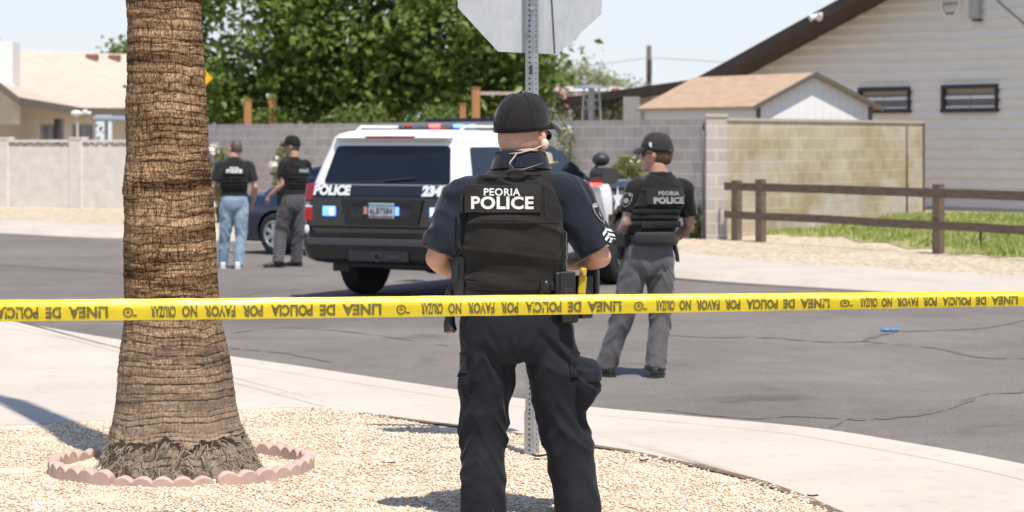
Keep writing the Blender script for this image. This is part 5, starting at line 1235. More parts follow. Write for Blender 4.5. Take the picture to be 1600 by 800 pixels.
def stack(mb, rows, e=2.4, n=36):
    """rows: (z, cx, cy, rx, ry [, tilt, roll]) resampled smoothly"""
    rows = sorted(rows, key=lambda r: r[0]); A = np.array([list(r)+[0]*(7-len(r)) for r in rows]); zs = np.linspace(0, 1, len(A)); tt = np.linspace(0, 1, len(A)*4)
    M = np.stack([np.interp(tt, zs, A[:, i]) for i in range(7)], 1)
    for _ in range(2): M[1:-1] = M[1:-1]*.5+(M[:-2]+M[2:])*.25
    mb.rings([sring(m[1], m[2], m[3], m[4], m[0], n, e, m[5], m[6]) for m in M])
def head_mesh(mb, c, yaw, pitch=0.0, k=1.0, roll=0.0):
    M = Matrix.Translation(Vector(c)) @ Matrix.Rotation(yaw, 4, 'Z') @ Matrix.Rotation(pitch, 4, 'X') @ Matrix.Rotation(roll, 4, 'Y') @ Matrix.Scale(k, 4)
    n, m_ = 32, 24; rs = []
    for i in range(1, m_):
        ph = -math.pi/2+math.pi*i/m_; z = math.sin(ph); r_ = math.cos(ph); ring = []
        for j in range(n):
            a = 2*math.pi*j/n; x, y = r_*math.cos(a), r_*math.sin(a); X, Y, Z = x*.076, y*.094, z*.118
            if z < 0: t = -z; X *= 1-.22*t; Y = Y*(1-.12*t) + .020*t
            if y < 0 and z < -.2: Y *= 1-.30*min(1, (-z-.2)/.8)
            ring.append(M @ Vector((X, Y, Z)))
        rs.append(ring)
    mb.rings(rs)
    E = lambda p, r_: mb.ell((0, 0, 0), r_, 14, 9, M=M @ Matrix.Translation(p))
    E((0, .102, -.022), (.014, .020, .014)); mb.tube([M @ Vector((0, .088, .018)), M @ Vector((0, .104, -.018))], [.008*k, .012*k], 8)     # nose
    E((0, .078, -.092), (.026, .022, .020)); E((0, .088, -.060), (.024, .010, .007)); E((0, .086, -.071), (.020, .010, .007))                  # chin, lips
    E((-.030, .076, .026), (.028, .014, .009)); E((.030, .076, .026), (.028, .014, .009))                                                     # brow
    E((-.038, .064, -.022), (.022, .020, .018)); E((.038, .064, -.022), (.022, .020, .018))                                                   # cheeks
    for s_ in (-1, 1):
        Me = M @ Matrix.Translation((s_*.078, -.004, -.006)) @ Matrix.Rotation(s_*-.35, 4, 'Z') @ Matrix.Rotation(.15, 4, 'X'); mb.ell((0, 0, 0), (.008, .019, .032), 14, 9, M=Me)
        Mr = M @ Matrix.Translation((s_*.086, -.008, .004)) @ Matrix.Rotation(s_*-.35, 4, 'Z'); mb.ell((0, 0, 0), (.006, .018, .022), 12, 8, M=Mr)
    return M
def hand(mb, wrist, d, palm_n, curl=0.5, k=1.0, side=1):
    """palm and five fingers from the wrist along d; palm_n is where the palm faces"""
    d = Vector(d).normalized(); pn = Vector(palm_n); pn = (pn - d*pn.dot(d)).normalized(); s_ = d.cross(pn)*side; w = Vector(wrist)
    for t, hw, th in ((0, .026, .019), (.03, .036, .017), (.06, .042, .016), (.085, .042, .014)): pass
    rs = []
    for t, hw, th in ((-.01, .024, .019), (.02, .032, .018), (.05, .041, .017), (.085, .042, .014), (.095, .036, .010)):
        rs.append([w + d*t*k + s_*math.cos(a)*hw*k + pn*math.sin(a)*th*k for a in (2*math.pi*j/16 for j in range(16))])
    mb.rings(rs)
    for i, (o_, ln) in enumerate(((-.032, .062), (-.011, .078), (.011, .084), (.032, .074))):
        p = w + d*.085*k + s_*o_*k; dd = d.copy(); pts = [p - d*.02*k, p]; rad = [.0095*k, .0092*k]
        for j, f_ in enumerate((.45, .32, .23)):
            an = curl*(.7+.35*j); dd = (dd*math.cos(an)+pn*math.sin(an)).normalized() if False else (d*math.cos(curl*(j+1)*.55)+pn*math.sin(curl*(j+1)*.55)).normalized()
            p = p + dd*ln*f_*k; pts.append(p); rad.append((.0085-.0009*j)*k)
        mb.tube(pts, rad, 10); mb.ell(pts[-1], (rad[-1],)*3, 10, 7)
    p = w + d*.022*k + s_*.030*k; t1 = (d*.6+s_*.75+pn*.35).normalized(); t2 = (d*.9+s_*.3+pn*.45).normalized()
    pts = [p - t1*.015*k, p+t1*.034*k, p+t1*.034*k+t2*.03*k, p+t1*.034*k+t2*.055*k]; mb.tube(pts, [.014*k, .0115*k, .010*k, .0085*k], 10); mb.ell(pts[-1], (.0085*k,)*3, 10, 7)
def folds(seed, amp, sx, sz, sh=0.0, fine=0.25):
    def fn(p, n_):
        q = Vector((p.x*sx, p.y*sx, p.z*sz + (p.x+p.y*.6)*sh)); w = noise.noise(q*.5+Vector((seed, 1, 2)))
        a = 1-abs(noise.noise(q+Vector((w*1.5, seed, w)))*2.2); b_ = noise.noise(q*2.3+Vector((3, seed, 8)))
        return amp*(max(-.4, a)**1.0-.55) + amp*fine*b_
    return fn
def shoe(parent, ankle, yaw, mat, ln=.29, h=.11, name='shoe'):
    M = Matrix.Translation((ankle[0], ankle[1], ankle[2]-.09)) @ Matrix.Rotation(yaw, 4, 'Z'); q = MB(); rs = []
    for y, hw, zt, z0 in ((-.088, .02, .05, .02), (-.08, .033, h*.85, .004), (-.04, .038, h, 0), (.02, .038, h, 0), (.07, .044, h*.72, 0), (.12, .050, h*.58, 0), (.165, .047, h*.50, .004), (.195, .034, h*.38, .010), (.205, .015, h*.28, .018)):
        y = y*ln/.29; r_ = []
        for k in range(20):
            a = 2*math.pi*k/20; c, s_ = math.cos(a), math.sin(a); x = hw*(abs(c)**.6)*(1 if c > 0 else -1); z = (z0+zt)/2+(zt-z0)/2*(abs(s_)**.7)*(1 if s_ > 0 else -1); r_.append(M @ Vector((x, y, z)))
        rs.append(r_)
    q.rings(rs); o = obj(name, q, mat, parent, 60)
    q = MB(); rs = []
    for y, hw in ((-.092, .030), (-.06, .041), (.02, .042), (.09, .051), (.15, .051), (.20, .03)): rs.append([M @ Vector(v) for v in ((-hw, y*ln/.29, 0), (hw, y*ln/.29, 0), (hw, y*ln/.29, .022), (-hw, y*ln/.29, .022))])
    q.rings(rs); obj('sole', q, M_BLKPL if mat is not M_SHOEW else M_SHOEW, o); return o
def cap(parent, M, k, mat, name='cap', gap=False, emblem=None):
    q = MB(); n, m_ = 40, 14; rs = []
    for i in range(m_):
        ph = (math.pi/2)*i/(m_-.35); r_ = math.cos(ph)**.74; z = math.sin(ph)
        rs.append([M @ Vector((.089*r_*math.cos(a), .004+.109*r_*math.sin(a)+(.004 if math.sin(a) > 0 else 0)*z, -.012+.022*max(0, math.sin(a))*(1-z)*1.0+.122*z**.92 + 0.0)) + (M.to_3x3() @ Vector((math.cos(a), math.sin(a), 0)))*.0022*noise.noise(Vector((a*3, i*.6, 2))) for a in (2*math.pi*j/n for j in range(n))])
    q.rings(rs); o = obj(name, q, mat, parent, 180)
    q = MB(); rs = []
    for i in range(7):
        t = i/6; row = []
        for j in range(17):
            a = R(-62+124*j/16); rx, ry = .088, .107; b_ = Vector((rx*math.sin(a), ry*math.cos(a), .010)); ex = .072*t*math.cos(a*1.05)**.7
            row.append(M @ (b_ + Vector((math.sin(a)*.30*ex, ex, -.020*t*t-.022*(math.sin(a)**2)*t-.012*t))))
        rs.append(row)
    A = [v for r_ in rs for v in r_]
    q.add(A + [v + (M.to_3x3() @ Vector((0, 0, -.004))) for v in A], [(i*17+j, i*17+j+1, (i+1)*17+j+1, (i+1)*17+j) for i in range(6) for j in range(16)] + [(119+i*17+j, 119+(i+1)*17+j, 119+(i+1)*17+j+1, 119+i*17+j+1) for i in range(6) for j in range(16)] + [(102+j, 102+j+1, 119+102+j+1, 119+102+j) for j in range(16)])
    obj('visor', q, mat, o, 50)
    q = MB()
    for s_ in range(6):
        a = R(30+60*s_); pts = []
        for i in range(12):
            ph = (math.pi/2)*i/(12-.1); r_ = math.cos(ph)**.74; z = math.sin(ph); pts.append(M @ Vector((.0898*r_*math.cos(a), .004+.1098*r_*math.sin(a), -.011+.022*max(0, math.sin(a))*(1-z)+.1225*z**.92)))
        q.tube(pts, .0016, 5)
    obj('panel_seams', q, mat, o, 180)
    q = MB(); q.ell(M @ Vector((0, .006, .112)), (.008, .008, .005), 10, 6); obj('top_button', q, mat, o, 180)
    if gap:
        q = MB(); rs = []
        for t in range(13):
            a = R(-90-30+60*t/12); h_ = .034*math.sin(math.pi*t/12); rs.append([M @ Vector((.092*math.cos(a), .004+.112*math.sin(a), -.006)), M @ Vector((.0885*math.cos(a), .004+.108*math.sin(a), -.006+h_))])
        q.ribbon([r_[0] for r_ in rs], [r_[1] for r_ in rs]); obj('back_opening', q, gap, o)
    return o
def glasses(parent, M):
    q = MB()
    for s_ in (-1, 1):
        q.ell((0, 0, 0), (.030, .006, .019), 14, 9, M=M @ Matrix.Translation((s_*.034, .094, .008)) @ Matrix.Rotation(-s_*.28, 4, 'Z'))
        q.tube([M @ Vector((s_*.064, .080, .014)), M @ Vector((s_*.083, .03, .016)), M @ Vector((s_*.086, -.02, .010))], .0035, 6)
    q.tube([M @ Vector((-.012, .103, .012)), M @ Vector((.012, .103, .012))], .003, 6); obj('sunglasses', q, M_GLOSSB, parent, 60)
def lerp3(a, b, t): return tuple(Vector(a).lerp(Vector(b), t))

def build_person(spec):
    S = spec; root = thing('person', S['label'], 'person', S['loc'], S.get('yaw', 0)); J = S['J']; vox = S.get('vox', .0065); bk = S.get('bulk', 1.0); hk = S.get('hk', 1.0)
    # ---- body: one continuous skin
    b = MB()
    cx_, cy_ = S.get('cx', 0), S.get('cy', 0); lean = S.get('lean', 0); dzu = S.get('dzu', 0)
    def LR_(rows): return [(r_[0]+dzu*min(1, max(0, (r_[0]-1.25)/.2)), r_[1]+lean*min(1, max(0, (r_[0]-.98)/.4)))+tuple(r_[2:]) for r_ in rows]
    stack(b, LR_([(J['crotch']+.02, cx_, cy_, .12, .085), (.96, cx_, cy_, .15*bk, .10), (1.08, cx_, cy_, .145*bk, .095), (1.25, cx_, cy_, .16*bk, .105), (1.40, cx_, cy_, .165*bk, .10), (1.47, cx_, cy_-.005, .13, .075), (1.53, cx_, cy_-.005, .065, .06)]))
    for s_ in 'LR':
        h_, k_, a_ = J['hip'+s_], J['knee'+s_], J['ank'+s_]
        seg(b, [h_, lerp3(h_, k_, .5), k_, lerp3(k_, a_, .4), a_, (a_[0], a_[1], a_[2]-.06)], [.078, .070, .052, .050, .036, .034], 14)
        sh_, e_, w_ = J['sho'+s_], J['elb'+s_], J['wri'+s_]; ak = S.get('arm', 1.0)
        seg(b, [sh_, lerp3(sh_, e_, .5), e_], [.052*ak, .046*ak, .039*ak], 16); seg(b, [e_, lerp3(e_, w_, .3), lerp3(e_, w_, .7), w_], [.039*ak, .043*ak, .035*ak, .027*ak], 16)
        hd_ = S['hand'+s_]; hand(b, w_, hd_[0], hd_[1], hd_[2] if len(hd_) > 2 else .6, 1.0, 1 if s_ == 'L' else -1)
    nk, hd = Vector(J['neck']), Vector(J['head'])
    nr = .062*S.get('nk', 1.0); seg(b, [nk-Vector((0, 0, .03)), nk.lerp(hd, .45)+Vector((0, -.012, 0)), hd+Vector((0, 0, -.04))], [nr*1.12, nr, nr*.95], 16, sub=4)
    HM = head_mesh(b, hd, S['hyaw'], S.get('hpitch', 0), hk)
    me = remesh(b, vox, 1)
    mats = S['skin'] if isinstance(S['skin'], list) else [S['skin']]
    body = link('body', me, mats, root, 180)
    if len(mats) > 1:
        for p in me.polygons:
            c = p.center
            if c.z < 1.42 and (c.x < -.07 or c.x > .29) and c.z > .9 + .0 and (c.z > S.get('tatz', 1.0)): p.material_index = 1
    # ---- shirt
    b = MB(); st_ = S['shirt']; sw = S.get('sleeve', .062)
    hem = S.get('hem', 1.0)
    stack(b, LR_([(hem, cx_, cy_, .165*bk, .118), (1.10, cx_, cy_, .168*bk, .120), (1.25, cx_, cy_, .178*bk, .125), (1.38, cx_, cy_, .190*bk, .122), (1.45, cx_, cy_-.005, .165*bk, .10), (1.50, cx_, cy_-.005, .105, .082), (1.535, cx_, cy_-.005, .078, .074)]))
    for s_ in 'LR':
        sh_, e_ = Vector(J['sho'+s_]), Vector(J['elb'+s_]); d = e_-sh_; f_ = S.get('sl_len', .82)
        end = sh_+d*f_; inn = sh_ + (Vector((cx_+lean, cy_, 1.42))-sh_)*.45
        seg(b, [inn, sh_, sh_+d*.35, end], [sw*1.12, sw*1.16, sw*1.12, sw*1.08], 18, endcap=False)
    me = remesh(b, S.get('voxc', .008), 3); displace(me, folds(S.get('seed', 1)+.5, S.get('sfold', .009), 9, 6, 5)); shirt = link('shirt', me, st_, root, 180)
    if S.get('collar'):
        q = MB(); rs = []
        for z, r_, o_ in ((-.02, .094, 0), (.02, .092, 0), (.046, .089, 0), (.050, .093, 0), (.030, .100, 0), (.0, .108, 0), (-.018, .112, 0)): rs.append(sring(nk.x+.004, nk.y+.008, r_*1.08, r_*1.0, nk.z+z+.012, 40, 2.1, -.10))
        q.rings(rs, cap=False); obj('collar', q, st_, shirt, 60)
    # ---- trousers
    b = MB(); T = S['trouser']; wz = S.get('waist', 1.06)
    stack(b, [(J['crotch']-.005, cx_, cy_-.005, T['hip']*.86, .10), (J['crotch']+.06, cx_, cy_-.005, T['hip']*.98, .125), (J['crotch']+.14, cx_, cy_-.005, T['hip'], .132), (.99, cx_, cy_-.003, T['hip']*.95, .128), (wz, cx_, cy_, T['hip']*.90, .122)])
    for s_ in 'LR':
        h_, k_, a_ = J['hip'+s_], J['knee'+s_], J['ank'+s_]; rr_ = T['r']
        seg(b, [h_, lerp3(h_, k_, .35), lerp3(h_, k_, .72), k_, lerp3(k_, a_, .45), (a_[0], a_[1]-.005, a_[2]-.01), (a_[0], a_[1]+.0, T.get('hemz', .045))], [rr_[0], rr_[1], rr_[2], rr_[3], rr_[4], rr_[5], rr_[6]], 22, endcap=False)
    for M_, sz in T.get('pockets', []):
        q = MB(); q.ell((0, 0, 0), sz, 18, 12, M=M_); b.add(q.v, q.f)
    me = remesh(b, S.get('voxc', .008), T.get('sm', 4)); A_ = T.get('fold', .010); sd_ = S.get('seed', 1)
    def vf(seed, kk):
        k_, a_ = J['knee'+kk], J['ank'+kk]; h_ = J['hip'+kk]
        def f(p, n_):
            t = (p.z-k_[2]); lc = k_[0]+(h_[0]-k_[0])*min(1, max(0, t/.4)) if t > 0 else k_[0]+(a_[0]-k_[0])*min(1, -t/.36)
            q = Vector((p.x*4+seed, p.y*4, p.z*7.5+abs(p.x-lc+.02)*9)); w = noise.noise(q*.6+Vector((5, seed, 1))); q2 = Vector((p.x*6, p.y*6+seed, p.z*5+(p.x+p.y)*7))
            a = 1-abs(noise.noise(q+Vector((w, w, w*1.6))))*2.6; b_ = 1-abs(noise.noise(q2+Vector((w, 3, w))))*2.8
            return A_*(.55*max(-.5, a)+.35*max(-.5, b_)-.30)+A_*.12*noise.noise(p*26)
        return f
    fn = vf(sd_, 'L'); fn2 = vf(sd_+9, 'R'); kz = J['kneeL'][2]; cz_ = J['crotch']
    def fnt(p, n_):
        w1 = .8*math.exp(-((p.z-kz)/.20)**2)+.25*math.exp(-((p.z-J['ankL'][2]-.01)/.12)**2)+.5*math.exp(-((p.z-cz_+.02)/.12)**2)+.3
        return (fn(p, n_) if p.x < cx_ else fn2(p, n_))*w1
    displace(me, fnt); tr = link('trousers', me, T['mat'], root, 180)
    for M_, w_, h_ in T.get('flaps', []):
        q = MB(); rs = []
        for k in range(9):
            x = -w_/2+w_*k/8; yb = -.012*(1-(2*k/8-1)**2); rs.append([M_ @ Vector(v) for v in ((x, yb, -h_), (x, yb-.008, -h_+.004), (x, yb-.007, 0), (x, yb+.004, .004))])
        q.rings(rs); obj('pocket_flap', q, T['mat'], tr, 40)
    for s_ in 'LR': shoe(root, J['ank'+s_], S['foot'+s_], S['shoes'])
    return root, body, shirt, tr, HM
def vest(root, rows, mat, e=3.0, bands=(1.08, 1.34), straps=(), vox=.007, seed=1.0, cy=0.0, amp=.004):
    b = MB(); stack(b, rows, e=e)
    for pts, r_, fl in straps: b.tube(pts, r_, 14, flat=fl, up=(0, 1, 0))
    me = remesh(b, vox, 3); f1 = folds(seed, amp*1.6, 3.2, 11, 3)
    def fn(p, n_):
        d = f1(p, n_)
        if bands and bands[0] < p.z < bands[1] and n_.y < -.2: d += .0035*(1 if (p.z*22 % 1.0) < .55 else -1)
        return d
    displace(me, fn); return link('vest', me, mat, root, 180)
def surf(objs):
    """ray caster on local meshes: depth of the back surface (smallest y) at x, z"""
    tr = []
    for o in objs: tr.append(BVHTree.FromPolygons([v.co.copy() for v in o.data.vertices], [tuple(p.vertices) for p in o.data.polygons]))
    def f(x, z, default=-.15):
        best = None
        for t in tr:
            h_ = t.ray_cast(Vector((x, -2, z)), Vector((0, 1, 0)))[0]
            if h_ is not None and (best is None or h_.y < best): best = h_.y
        return best if best is not None else default
    return f
def plate(name, x0, x1, z0, z1, fs_, mat, parent, lift=.006, n=14, rows=8, smooth_=True, skew=0.0, border=0):
    """a fabric panel hugging the back: heights fitted to a smooth quadratic of the surface"""
    GX = np.linspace(x0-.02, x1+.02, 33); GZ = np.linspace(z0-.015, z1+.015, 17); Y = np.array([[fs_(x, z) for x in GX] for z in GZ])
    Pd = np.pad(Y, 1, 'edge'); Y = np.min([Pd[i:i+Y.shape[0], j:j+Y.shape[1]] for i in range(3) for j in range(3)], 0)
    for _ in range(6):
        Pd = np.pad(Y, 1, 'edge'); Y = np.mean([Pd[i:i+Y.shape[0], j:j+Y.shape[1]] for i in range(3) for j in range(3)], 0)
    def yf(x, z):
        a = min(max((x-GX[0])/(GX[-1]-GX[0])*32, 0), 31.999); b_ = min(max((z-GZ[0])/(GZ[-1]-GZ[0])*16, 0), 15.999); i, j = int(a), int(b_); u, v = a-i, b_-j
        return float((Y[j, i]*(1-u)+Y[j, i+1]*u)*(1-v)+(Y[j+1, i]*(1-u)+Y[j+1, i+1]*u)*v) - lift
    q = MB(); g_ = [[Vector((x0+(x1-x0)*i/n, 0, z0+(z1-z0)*j/rows)) for i in range(n+1)] for j in range(rows+1)]
    for r_ in g_:
        for p in r_: p.y = yf(p.x, p.z)
    for j in range(rows): q.ribbon(g_[j], g_[j+1])
    ed = g_[0] + [g_[j][-1] for j in range(1, rows+1)] + g_[-1][::-1][1:] + [g_[j][0] for j in range(rows-1, 0, -1)]
    q.ribbon(ed+[ed[0]], [p+Vector((0, .03, 0)) for p in ed+[ed[0]]]); o = obj(name, q, mat, parent, 30)
    return o, yf
def band(name, rows, mat, parent, e=2.4):
    q = MB(); q.rings([sring(r_[1], r_[2], r_[3], r_[4], r_[0], 44, e) for r_ in rows]); return obj(name, q, mat, parent, 40)

# ---------------------------------------------------------------- 1. sergeant in front (photo scale 393.5 px per metre at 9.6 m)
def fx(px): return (px-806)/393.5
def fz(py): return (870-py)/393.5
JF = dict(crotch=.785, hipL=(-.105, 0, .90), hipR=(.115, 0, .90), kneeL=(-.128, .03, .50), kneeR=(.200, .02, .50), ankL=(-.128, -.01, .245), ankR=(.245, 0, .245),
          shoL=(-.205, -.01, 1.425), shoR=(.205, -.01, 1.435), elbL=(-.315, -.035, 1.190), elbR=(.335, -.03, 1.195), wriL=(-.245, .17, 1.125), wriR=(.20, .20, 1.16), neck=(.015, -.005, 1.545), head=(.028, .022, 1.665))
pk = [(Matrix.Translation((.278, -.01, .685)) @ Matrix.Rotation(.16, 4, 'Y'), (.055, .085, .115)), (Matrix.Translation((-.196, .0, .70)), (.030, .08, .10))]
fp = [(Matrix.Translation((.322, -.03, .735)) @ Matrix.Rotation(R(75), 4, 'Z') @ Matrix.Rotation(.10, 4, 'X'), .15, .07), (Matrix.Translation((-.238, -.02, .745)) @ Matrix.Rotation(R(-78), 4, 'Z'), .13, .07)]
specF = dict(label='police sergeant in navy uniform and black vest standing with back turned in the foreground', loc=(P(806, HZ, 10.6).x, 10.6, ZS-.004-.171), J=JF, skin=M_SKIN, shirt=M_NAVYC, sleeve=.078, arm=1.12, sl_len=.90, bulk=1.10, hk=1.16, nk=1.22, hyaw=R(-34), dzu=.03, vox=.006, voxc=.0065, sfold=.010, seed=3.3, hem=.98, collar=True,
    handL=((.75, .55, -.15), (.3, -.6, -.6), .7), handR=((-.75, .55, -.05), (-.3, -.6, -.6), .7), footL=R(12), footR=R(-18), shoes=M_BOOT, waist=1.075,
    trouser=dict(mat=M_NAVYT, hip=.225, r=[.118, .112, .101, .098, .092, .092, .094], fold=.019, pockets=pk, hemz=.13, sm=2))
rF, bF, sF, tF, HM = build_person(specF); rF.scale = (1.104, 1.104, 1.104)
vF = vest(rF, [(1.055, -.006, 0, .192, .150), (1.12, -.006, 0, .205, .160), (1.24, -.005, 0, .211, .168), (1.34, -.004, 0, .209, .165), (1.42, -.008, -.004, .196, .150), (1.475, -.002, -.008, .182, .128), (1.515, .0, -.008, .155, .106), (1.545, .004, -.008, .115, .088)], M_VEST, e=2.7, bands=None, seed=4.1, vox=.006, amp=.0075)
fs_ = surf([vF])
pn, yF = plate('name_panel', fx(727), fx(844), fz(329), fz(287), fs_, M_PATCH, vF, .006)
lettering('lettering', 'PEORIA', .0395, lambda u, v: Vector((fx(784)+u, yF(fx(784)+u, fz(303)+v)-.0022, fz(303)+v)), M_WTHREAD, vF, .0009, xs=1.02, space=1.08)
lettering('lettering', 'POLICE', .0655, lambda u, v: Vector((fx(784.5)+u, yF(fx(784.5)+u, fz(323)+v)-.0022, fz(323)+v)), M_WTHREAD, vF, .0022, xs=1.10, space=1.06)
for z0, z1, x0, x1, nm in ((fz(449), fz(436), fx(730), fx(876), 'hem_band'),):
    plate(nm, x0, x1, z0, z1, fs_, M_VEST, vF, .004)
# zips and side straps
q = MB()
for s_, px in ((-1, 722), (1, 851)):
    q.tube([(fx(px), fs_(fx(px), fz(y))-.004, fz(y)) for y in (292, 304, 317, 330)], .004, 6)
obj('zip_line', q, M_BLKC, vF)
for sd, px in ((1, 884),):
    q = MB(); rs = []
    for z in np.linspace(1.08, 1.30, 8): rs.append([(sd*.186-.012, -.115, z), (sd*.212-.012, -.10, z), (sd*.219-.012, .06, z), (sd*.190-.012, .07, z)])
    q.rings(rs); bevel(obj('side_panel', q, M_BLKC, vF), .008)
# cap, shaven hair, ear piece, glasses
cap_F = cap(rF, HM @ Matrix.Rotation(.10, 4, 'X') @ Matrix.Translation((0, -.003, .040)) @ Matrix.Scale(1.04, 4), 1, M_CAPB)
b = MB(); b.ell((0, 0, 0), (.0795, .0965, .10), 28, 20, M=HM @ Matrix.Translation((0, -.004, .008))); me = remesh(b, .007, 1)
bm = bmesh.new(); bm.from_mesh(me); inv = HM.inverted(); bmesh.ops.delete(bm, geom=[v for v in bm.verts if (lambda p: p.y > .015 or p.z < -.050-.25*(p.y+.08))(inv @ v.co)], context='VERTS'); bm.to_mesh(me); bm.free(); link('cropped_hair', me, M_STUB, rF, 180)
glasses(rF, HM)
q = MB(); ear = HM @ Vector((.094, -.006, -.020)); q.ell(ear, (.016, .013, .022), 14, 9); e_ = obj('ear_piece', q, pm('cream_plastic', (.62, .52, .42), .35), rF, 180)
q = MB(); q.tube([ear, HM @ Vector((.088, -.05, -.035)), HM @ Vector((.05, -.095, -.050)), HM @ Vector((.0, -.10, -.055)), (fx(808), -.115, fz(238)), (fx(797), -.125, fz(252)), (fx(797), -.125, fz(262))], .0030, 8); obj('coil_tube', q, M_CLEAR, e_, 180)
q = MB(); q.tube([(fx(790), -.125, fz(268)), (fx(800), -.135, fz(264)), (fx(818), -.135, fz(264)), (fx(835), -.125, fz(258)), (fx(848), -.11, fz(254))], [.007, .008, .007, .004, .004], 8); q.tube([(fx(797), -.128, fz(256)), (fx(803), -.135, fz(264))], .006, 8); obj('radio_cable', q, M_POLY, e_, 60)
# shoulder patch and chevrons on right sleeve, patch left
def sleeve_frame(J, s_, along, ang, r_, k=1.0):
    sh_, e2 = Vector(J['sho'+s_]), Vector(J['elb'+s_]); d = (e2-sh_).normalized(); out = Vector(((1 if s_ == 'R' else -1), 0, .0)); out = (out-d*out.dot(d)).normalized(); bk = d.cross(out)
    if bk.y > 0: bk = -bk
    c = sh_.lerp(e2, along)
    def f(u, v, lift=.003):   # u around the arm (positive to the viewer's right), v up the arm
        a = ang + u/r_; n_ = out*math.cos(a)+bk*math.sin(a)*1.0; return c + n_*(r_+lift) - d*v
    return f
def project_patch(o_, f, fs3, lift): pass
shBV = BVHTree.FromPolygons([v.co.copy() for v in sF.data.vertices], [tuple(p.vertices) for p in sF.data.polygons])
def on_sleeve(J, s_, along, ang, bv, lift=.0035):
    sh_, e2 = Vector(J['sho'+s_]), Vector(J['elb'+s_]); d = (e2-sh_).normalized(); out = Vector(((1 if s_ == 'R' else -1), 0, 0)); out = (out-d*out.dot(d)).normalized(); bk = d.cross(out)
    if bk.y > 0: bk = -bk
    def f(u, v, l_=0.0):
        c = sh_+d*((e2-sh_).length*along - v); a = ang-u/.085*(1 if s_ == 'R' else -1); n_ = (out*math.cos(a)+bk*math.sin(a)).normalized()
        h_ = bv.ray_cast(c+n_*.3, -n_)[0]; h_ = h_ if h_ is not None else c+n_*.085; return h_+n_*(lift+l_)
    return f
def shield(w, h_): 
    return [(-w*.9, h_*.9), (-w*.3, h_), (0, h_*.92), (w*.3, h_), (w*.9, h_*.9), (w, h_*.2), (w*.8, -h_*.45), (w*.35, -h_*.85), (0, -h_), (-w*.35, -h_*.85), (-w*.8, -h_*.45), (-w, h_*.2)]
def patch(f, parent, w=.042, h_=.052):
    q = MB(); s_ = shield(w, h_); q.add([f(0, 0)]+[f(*p) for p in s_], [(0, 1+i, 1+(i+1) % 12) for i in range(12)]); o_ = obj('shoulder_patch', q, M_BLKC, parent, fix=False)
    q = MB(); s1, s2 = shield(w*.92, h_*.92), shield(w*.80, h_*.82); q.add([f(*p, .0012) for p in s1]+[f(*p, .0012) for p in s2], [(i, (i+1) % 12, 12+(i+1) % 12, 12+i) for i in range(12)])
    n = 18; q.add([f(0, -.004, .0012)]+[f(w*.45*math.cos(2*math.pi*k/n), -.006+w*.45*math.sin(2*math.pi*k/n), .0012) for k in range(n)], [(0, 1+k, 1+(k+1) % n) for k in range(n)])
    obj('patch_embroidery', q, M_GTHREAD, o_, fix=False)
    lettering('patch_text', 'POLICE', .016, lambda u, v: f(u, h_*.56+v, .0012), M_WTHREAD, o_, .0006)
patch(on_sleeve(JF, 'R', .45, R(24), shBV), sF)
fch = on_sleeve(JF, 'R', .76, R(30), shBV)
q = MB()
for k in range(3):
    y0 = .030-.022*k
    for s_ in (-1, 1):
        N_ = 5; A = [fch(s_*.040*i/N_, y0-.020*i/N_) for i in range(N_+1)]; B = [fch(s_*.040*i/N_, y0-.020*i/N_-.012) for i in range(N_+1)]; q.ribbon(A, B)
obj('rank_chevrons', q, M_WTHREAD, sF, fix=False)
# cargo pocket flaps laid on the trousers
trBV = BVHTree.FromPolygons([v.co.copy() for v in tF.data.vertices], [tuple(p.vertices) for p in tF.data.polygons])
for sd, axc, a0, a1, z0, z1 in ((1, .19, -75, 25, .725, .815), (-1, -.12, -50, 30, .74, .81)):
    q = MB(); rows_ = []
    for j in range(7):
        z = z0+(z1-z0)*j/6; row = []
        for i in range(15):
            a = R(a0+(a1-a0)*i/14); n_ = Vector((sd*math.cos(a), math.sin(a), 0)); zz = z - (.018*(1-j/6) if abs(i-7) < 4 else 0); h_ = trBV.ray_cast(Vector((axc, 0, zz))+n_*.5, -n_)[0]; row.append((h_ if h_ else Vector((axc, 0, zz))+n_*.1) + n_*(.005+.003*(1-j/6)))
        rows_.append(row)
    for r0, r1 in zip(rows_[:-1], rows_[1:]): q.ribbon(r0, r1)
    q.ribbon(rows_[0], [p-Vector((p.x-axc, p.y, 0)).normalized()*.012 for p in rows_[0]]); obj('pocket_flap', q, M_NAVYT, tF, 40)
for zz, xa, xb in ((fz(345), fx(735), fx(872)), (fz(276), fx(757), fx(840))):
    q = MB(); q.tube([(x, fs_(x, zz)-.001, zz) for x in np.linspace(xa, xb, 24)], .0028, 6); obj('seam', q, M_BLKC, vF)
# duty belt and what hangs on it
dbelt = band('duty_belt', [(1.030, -.005, 0, .205, .136), (1.034, -.005, 0, .214, .145), (1.078, -.005, 0, .212, .144), (1.082, -.005, 0, .203, .135)], M_LTR, rF, 2.5)
def pouch(name, c, sz, mat, rz=0.0, bev=.012, par=None):
    q = MB(); q.box((-sz[0], -sz[1], -sz[2]), sz, M=Matrix.Translation(c) @ Matrix.Rotation(rz, 4, 'Z')); o_ = obj(name, q, mat, par or dbelt); bevel(o_, bev, 3); return o_
rad = pouch('belt_radio', (fx(884), -.125, fz(442)), (.032, .021, .055), M_POLY, R(18), .006)
q = MB(); q.tube([(fx(876), -.13, fz(424)), (fx(880), -.135, fz(412)), (fx(886), -.135, fz(397))], [.006, .0045, .0035], 8); obj('antenna', q, M_POLY, rad, 180)
q = MB()
for dx in (-.02, -.004, .014): q.tube([(fx(884)+dx, -.128, fz(430)), (fx(884)+dx, -.13, fz(422))], [.007, .006], 10)
obj('radio_knob', q, M_LTR, rad, 60)
q = MB()
